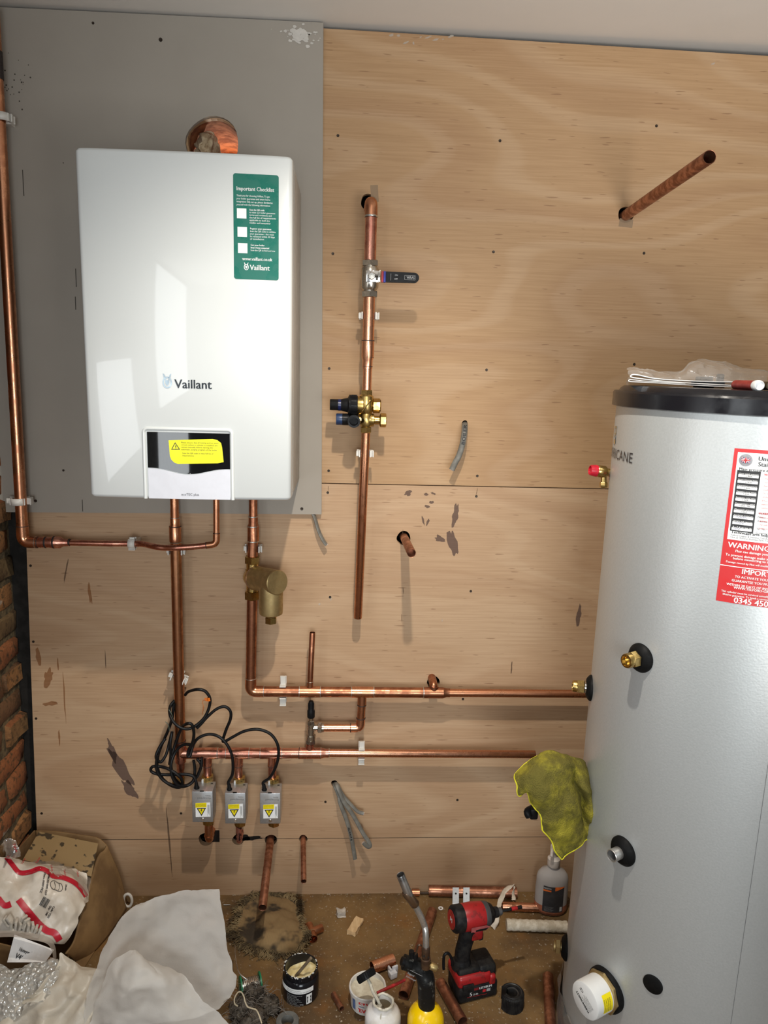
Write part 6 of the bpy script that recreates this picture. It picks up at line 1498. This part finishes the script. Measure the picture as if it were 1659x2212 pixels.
mesh('back_wall', M().grid(net([[bl, z3(640, 85, -.035), z3(900, 120, -.035), z3(1075, 150, -.035), ar], [V((-.85, -.03, .001)), V((-.78, -.03, .001)), V((-.71, -.03, .001)), V((-.66, -.03, .001)), V((-.614, -.03, .001))]], 3, 4)), CARD, box_, solid=.004, angle=60)
mesh('left_wall', M().grid([[bl+V((-.004, 0, 0)), V((-.852, -.03, .001))], [z3(215, 260, -.14), V((-.852, -.14, .001))], [V((-.850, -.33, .20)), V((-.852, -.33, .001))]]), CARD, box_, solid=.004, smooth=False)
mesh('front_wall', M().grid([[V((-.850, -.335, .14)), V((-.852, -.335, .001))], [V((-.72, -.335, .10)), V((-.72, -.335, .001))], [rw[0][-1]+V((-.004, -.02, -.01)), bt2[-1]+V((-.004, -.03, 0))]]), CARD, box_, solid=.004, smooth=False)
mesh('box_floor', M().grid([[V((-.85, -.03, .004)), V((-.85, -.335, .004))], [V((-.616, -.03, .004)), V((-.66, -.335, .004))]]), CARD, box_, smooth=False)
m, nt, b = mk('stained_card'); v = coord(nt)
n1 = sstep(nt, noi(nt, v, 40., 2, .5), .58, .63); c = mixc(nt, n1, mixc(nt, noi(nt, v, 10., 2), (.23, .15, .06), (.29, .19, .085)), (.045, .032, .018)); nt.links.new(c, b.inputs['Base Color'])
nt.links.new(mth(nt, 'SUBTRACT', .75, mth(nt, 'MULTIPLY', n1, .45)), b.inputs['Roughness'])
qd = [z3(250, 400, -.16), z3(430, 88, -.062), z3(1085, 218, -.062), z3(1010, 580, -.15)]
solo('card_sheet', M().grid(net([[lerp(qd[1], qd[2], t) for t in (0, .33, .66, 1)], [lerp(qd[0], qd[3], t)+V((0, 0, 0)) for t in (0, .33, .66, 1)]], 4, 4)), m, 'oil-spotted sheet of card standing inside the cardboard box', 'cardboard', solid=.003, smooth=False)
# bag of clips
bagrows = [[(-40, 1850, -.20), (0, 1853, -.19), (22, 1851, -.18), (52, 1860, -.17), (92, 1862, -.165), (140, 1872, -.16), (190, 1892, -.155)],
           [(-40, 1880, -.24), (0, 1882, -.235), (40, 1886, -.225), (85, 1877, -.225), (122, 1893, -.22), (165, 1905, -.21), (192, 1935, -.20)],
           [(-40, 1930, -.28), (0, 1930, -.275), (40, 1934, -.275), (80, 1930, -.27), (120, 1937, -.265), (160, 1947, -.255), (184, 1957, -.24)],
           [(-40, 1980, -.30), (0, 1978, -.30), (40, 1972, -.30), (80, 1985, -.295), (115, 1992, -.29), (148, 1998, -.28), (170, 1992, -.265)],
           [(-40, 2020, -.315), (0, 2018, -.315), (30, 2015, -.315), (62, 2022, -.31), (95, 2028, -.305), (120, 2036, -.30), (140, 2035, -.285)]]
N = crumple(net([[W(*q) for q in r] for r in bagrows], 8, 8), .010, 22, 3.3)
bag = thing('bag_of_clips', 'white printed polythene bag with red bands lying in the cardboard box', 'bag', W(90, 2030, -.30))
mesh('bag', M().grid(N), mat('bag_white', (.66, .60, .52), .35, scale=20, alt=(.56, .49, .40)), bag, angle=100)
bv_ = BVHTree.FromPolygons([q for r in N for q in r], [[i*len(N[0])+j, i*len(N[0])+j+1, (i+1)*len(N[0])+j+1, (i+1)*len(N[0])+j] for i in range(len(N)-1) for j in range(len(N[0])-1)])
def onbag(px, py, off=.002):
    d = ray(px, py).normalized(); h = bv_.ray_cast(CAM, d)
    return (h[0]-d*off) if h[0] is not None else W(px, py, -.24)
def bagband(pts, wpx):
    P = cr([V((*zl(x, y), 0)) for x, y in pts], 6); rows = []
    for i, p in enumerate(P):
        d = (P[min(i+1, len(P)-1)]-P[max(0, i-1)]).normalized(); s = V((-d.y, d.x, 0))
        rows.append([onbag(p.x+s.x*wpx*t, p.y+s.y*wpx*t) for t in (-.5, -.17, .17, .5)])
    return M().grid(rows)
BRED = mat('bag_red', (.50, .012, .03), .35, var=.05)
for pts, wd in (([(70, 365), (130, 440), (215, 535), (330, 530), (440, 492), (530, 525), (590, 575), (700, 592), (820, 645), (900, 720), (955, 800)], 10.5), ([(205, 835), (300, 955), (420, 1095), (520, 1180), (600, 1205), (660, 1290)], 15), ([(-20, 820), (50, 900), (120, 885)], 13)):
    mesh('red_band', bagband(pts, wd), BRED, bag)
def bagtext(T, s, x, y, size, ang, bold=0.):
    px, py = zl(x, y); ca, sa = math.cos(math.radians(ang)), math.sin(math.radians(ang))
    text(T, lambda u, v, w=0.: onbag(px+u*ca-v*sa*-1*-1, py-u*sa*-1-v*ca, .0026) if False else onbag(px+u*ca+v*sa, py+u*sa-v*ca, .0026), s, size, 0, 0, bold=bold)
T = M()
bagtext(T, 'SPACED PIPE CLIP', 535, 545, 4.2, 100, .5); bagtext(T, '22mm SNAP-IN', 490, 530, 4.2, 100, .4); bagtext(T, 'CE', 455, 715, 5, 115, .4)
bagtext(T, 'Code: TS22', 590, 905, 4.2, 118, .5); bagtext(T, 'Qty:  100', 555, 900, 4.2, 118, .5); bagtext(T, '22mm', 725, 665, 3.6, 95, .5)
px, py = zl(485, 800); ca, sa = math.cos(math.radians(30)), math.sin(math.radians(30))
for i in range(16):
    u_ = i*1.05; w_ = random.choice((.4, .6, .9)); L2 = lambda u, v: onbag(px+u*ca-v*sa, py+u*sa+v*ca, .0026)
    T.add([L2(u_, 0), L2(u_+w_, 0), L2(u_+w_, 21), L2(u_, 21)], [[0, 1, 2, 3]])
mesh('black_print', T, PRINTK, bag, smooth=False)
T = M(); out = [(565, 640), (600, 625), (640, 650), (680, 665), (690, 720), (660, 745), (620, 730), (580, 715), (560, 680)]
P = cr([onbag(*zl(x, y), .0028) for x, y in out], 4, True); T.tube(P, .0006, 5, closed=True); T.tube(cr([onbag(*zl(x, y), .0028) for x, y in ((600, 640), (615, 690), (600, 725))], 4), .0005, 5); T.tube(cr([onbag(*zl(x, y), .0028) for x, y in ((650, 655), (660, 690), (645, 735))], 4), .0005, 5)
mesh('clip_drawing', T, PRINTK, bag)
N2 = crumple(net([[W(x, y, Y) for x, y, Y in r] for r in [[(28, 1868, -.15), (60, 1854, -.13), (105, 1855, -.13), (150, 1866, -.13), (199, 1890, -.13)], [(40, 1878, -.20), (75, 1868, -.18), (115, 1872, -.18), (160, 1885, -.18), (196, 1912, -.18)], [(45, 1888, -.226), (85, 1880, -.23), (122, 1895, -.226), (160, 1905, -.218), (190, 1935, -.208)]]], 6, 6), .006, 40, 9)
N2 = [[q+V((0, -.004, 0)) for q in r] for r in N2]
mesh('clear_top', M().grid(N2), CLEAR, bag, angle=100)
N3 = crumple(net([[W(x, y, Y) for x, y, Y in r] for r in [[(8, 1815, -.20), (20, 1812, -.20), (34, 1818, -.20)], [(10, 1835, -.21), (25, 1832, -.215), (42, 1834, -.21)], [(14, 1856, -.21), (30, 1854, -.22), (46, 1850, -.21)]]], 6, 6), .004, 60, 2)
mesh('twisted_corner', M().grid(N3), CLEAR, bag, angle=100)
T = M()
def flat_text(s, px, py, Y, size, ang):
    ca, sa = math.cos(math.radians(ang)), math.sin(math.radians(ang)); text(T, lambda u, v, w=0.: W(px+u*ca+v*sa, py+u*sa-v*ca, Y), s, size, 0, 0, bold=size*.08)
flat_text('Talon', 27, 1823, -.226, 6, 68)
for x, y, a in ((48, 1868, 300), (80, 1866, 300), (108, 1868, 75), (137, 1878, 78), (165, 1880, 80)): flat_text('Talon', x, y, -.240, 4.5, a)
mesh('red_lettering', T, PRINTR, bag, smooth=False)
cm3 = mat('clip_in_bag', (.62, .57, .49), .5)
random.seed(5)
for px, py, Y in ((25, 1998, -.325), (42, 2002, -.33), (60, 2004, -.33), (14, 1990, -.322), (76, 2010, -.328), (50, 1988, -.322)):
    q = W(px, py, Y); R = Matrix.Rotation(random.uniform(-.5, .5), 4, 'Y') @ Rz(random.uniform(-.6, .6))
    solo('loose_clip', M().box(q, (.006, .016, .024), R, .001).box(q+R.to_3x3() @ V((.010, 0, 0)), (.006, .016, .022), R, .001).box(q+R.to_3x3() @ V((.005, 0, -.011)), (.016, .016, .004), R, .001), cm3, 'white clip spilling at the bottom of the printed bag', 'pipe clip', 'white clips spilling from the bag')
# leaflet
lq = [z3(160, 1222, -.345), z3(600, 1390, -.345), z3(500, 1530, -.385), z3(78, 1530, -.385)]
lf = thing('valve_leaflet', 'folded white leaflet with black model number among the packaging', 'leaflet', lq[3])
mesh('paper', M().grid(net([[lerp(lq[0], lq[1], t) for t in (0, .33, .66, 1)], [lerp(lq[3], lq[2], t) for t in (0, .33, .66, 1)]], 4, 4)), PAPER, lf, smooth=False)
dx_ = lq[1]-lq[0]; nn = dx_.cross(lq[0]-lq[3]).normalized(); nn = nn if nn.y < 0 else -nn
fl2 = plane(lq[3]+nn*.0012, z3(420, 1500, -.375)-z3(205, 1440, -.375), lq[0]-lq[3]); org = z3(205, 1400, -.368); fl2 = plane(org+nn*.0016, dx_, lq[0]-lq[3])
T = M(); text(T, fl2, 'Honeywell', .0072, 0, 0, width=.032, bold=.0006); text(T, fl2, 'Home', .0066, .034, 0, width=.018); text(T, fl2, 'V4043H', .0105, -.001, -.016, width=.040, bold=.0010); mesh('lettering', T, PRINTK, lf, smooth=False)
# clear film curl, bubble wrap, foam
N = net([[W(x, y, Y) for x, y, Y in r] for r in [[(-30, 2012, -.36), (30, 2010, -.36), (70, 2016, -.36), (105, 2024, -.36), (119, 2044, -.36), (122, 2068, -.36)], [(-30, 2026, -.40), (30, 2024, -.40), (68, 2030, -.40), (100, 2038, -.40), (112, 2054, -.40), (116, 2080, -.40)]]], 4, 6)
solo('film_offcut', M().grid(N), thin('hazy_film', (.70, .66, .60), .35, .12, .2, .4), 'hazy strip of plastic film arching over the white leaflet', 'plastic film', angle=100)
N = crumple(net([[W(x, y, Y) for x, y, Y in r] for r in [[(-40, 2075, -.42), (10, 2086, -.42), (50, 2088, -.415), (90, 2078, -.41), (122, 2076, -.40)], [(-40, 2110, -.45), (20, 2112, -.45), (60, 2112, -.445), (95, 2105, -.44), (130, 2100, -.43)], [(-40, 2150, -.48), (15, 2150, -.48), (50, 2150, -.475), (85, 2140, -.47), (115, 2130, -.46)], [(-40, 2230, -.52), (5, 2225, -.52), (30, 2200, -.51), (60, 2180, -.50), (90, 2165, -.49)]]], 10, 10), .010, 34, 8)
m, nt, b = mk('bubble_wrap'); nt.nodes.remove(b); v = coord(nt)
vo = node(nt, 'ShaderNodeTexVoronoi', {'Vector': v, 'Scale': 95.}).outputs[0]
bn = node(nt, 'ShaderNodeBump', {'Strength': 1., 'Distance': .008, 'Height': vo}).outputs[0]
d = node(nt, 'ShaderNodeBsdfDiffuse', {'Color': (.62, .61, .56, 1), 'Normal': bn}).outputs[0]; g_ = node(nt, 'ShaderNodeBsdfGlossy', {'Roughness': .12, 'Normal': bn}).outputs[0]; tr_2 = node(nt, 'ShaderNodeBsdfTransparent').outputs[0]
s = node(nt, 'ShaderNodeMixShader', {0: .34, 1: d, 2: g_}).outputs[0]; s = node(nt, 'ShaderNodeMixShader', {0: .28, 1: s, 2: tr_2}).outputs[0]; nt.links.new(s, nt.nodes['Material Output'].inputs[0])
solo('bubble_wrap', M().grid(N), m, 'glinting sheet of bubble wrap in the bottom left corner', 'bubble wrap', angle=100)
FOAM = thin('packing_foam', (.72, .70, .66), .30, .02, .5, .35, .15, 260)
FOAMC = thin('cream_foam', (.74, .68, .57), .14, .03, .4, .35, .25, 120)
N = crumple(net([[W(x, y, Y) for x, y, Y in r] for r in [[(126, 2084, -.42), (130, 2060, -.40), (160, 2078, -.40), (196, 2094, -.40), (225, 2100, -.41)], [(100, 2115, -.45), (125, 2108, -.44), (155, 2112, -.44), (190, 2115, -.44), (225, 2118, -.45)], [(60, 2150, -.48), (100, 2140, -.465), (140, 2150, -.475), (175, 2150, -.465), (222, 2150, -.47)], [(-10, 2185, -.50), (60, 2178, -.49), (110, 2185, -.50), (165, 2180, -.49), (215, 2185, -.50)], [(-60, 2235, -.53), (30, 2230, -.52), (90, 2235, -.53), (155, 2230, -.52), (215, 2235, -.53)]]], 10, 10), .012, 20, 5)
def folds(N, amp, k): return [[q+V((0, -1, .6))*amp*math.sin(j*k+i*.10)*min(1, i/10) for j, q in enumerate(r)] for i, r in enumerate(N)]
solo('foam_wrap', M().grid(folds(N, .004, .55)), FOAMC, 'creamy folded foam wrap spread across the bottom left', 'packing foam', angle=120)
foam = thing('foam_sheet', 'large upright sheet of white packing foam folded over at the front', 'packing foam', F(350, 2190, 0))
R_ = [[(302, 1947, -.36), (345, 1934, -.345), (390, 1926, -.33), (430, 1921, -.32), (472, 1918, -.31)], [(268, 1973, -.40), (320, 1975, -.37), (375, 1975, -.35), (430, 1972, -.34), (482, 1968, -.335)], [(244, 2008, -.43), (305, 2020, -.39), (370, 2025, -.375), (435, 2025, -.365), (491, 2030, -.365)], [(226, 2048, -.455), (292, 2065, -.41), (362, 2075, -.395), (436, 2085, -.39), (505, 2086, -.39)],
      [(208, 2095, -.475), (280, 2110, -.43), (360, 2125, -.415), (440, 2132, -.415), (516, 2108, -.41)], [(192, 2145, -.49), (275, 2155, -.455), (360, 2166, -.44), (440, 2168, -.435), (506, 2150, -.43)], [(182, 2210, -.51), (270, 2210, -.48), (360, 2212, -.465), (430, 2195, -.45), (480, 2172, -.44)]]
N = crumple(crumple(net([[W(*q) for q in r] for r in R_], 10, 10), .008, 9, 1.9), .003, 38, 4)
mesh('upright_sheet', M().grid(N), FOAM, foam, angle=120)
R_ = [[(219, 2142, -.500), (238, 2088, -.490), (284, 2057, -.480), (310, 2066, -.475), (324, 2078, -.47)], [(210, 2160, -.510), (258, 2112, -.520), (312, 2092, -.520), (345, 2095, -.505), (374, 2092, -.48)], [(200, 2185, -.520), (250, 2150, -.540), (310, 2135, -.545), (362, 2128, -.525), (412, 2126, -.495)], [(192, 2215, -.53), (250, 2195, -.545), (318, 2180, -.545), (385, 2172, -.53), (452, 2170, -.505)], [(188, 2245, -.54), (250, 2240, -.55), (330, 2235, -.55), (412, 2226, -.54), (494, 2209, -.515)]]
N = crumple(crumple(net([[W(*q) for q in r] for r in R_], 10, 10), .009, 15, 7.1), .003, 40, 2)
mesh('folded_flap', M().grid(folds(N, .003, .42)), FOAM, foam, angle=120)
# small white handle of a mug-like clip behind the box
q = F(276, 1945, .02); solo('cable_tie_loop', M().tube([q+V((.012*math.cos(a), 0, .021*math.sin(a))) for a in [2*PI*i/20 for i in range(20)]], .004, 8, closed=True), WPL, 'white plastic loop poking out behind the cardboard box', 'plastic loop')
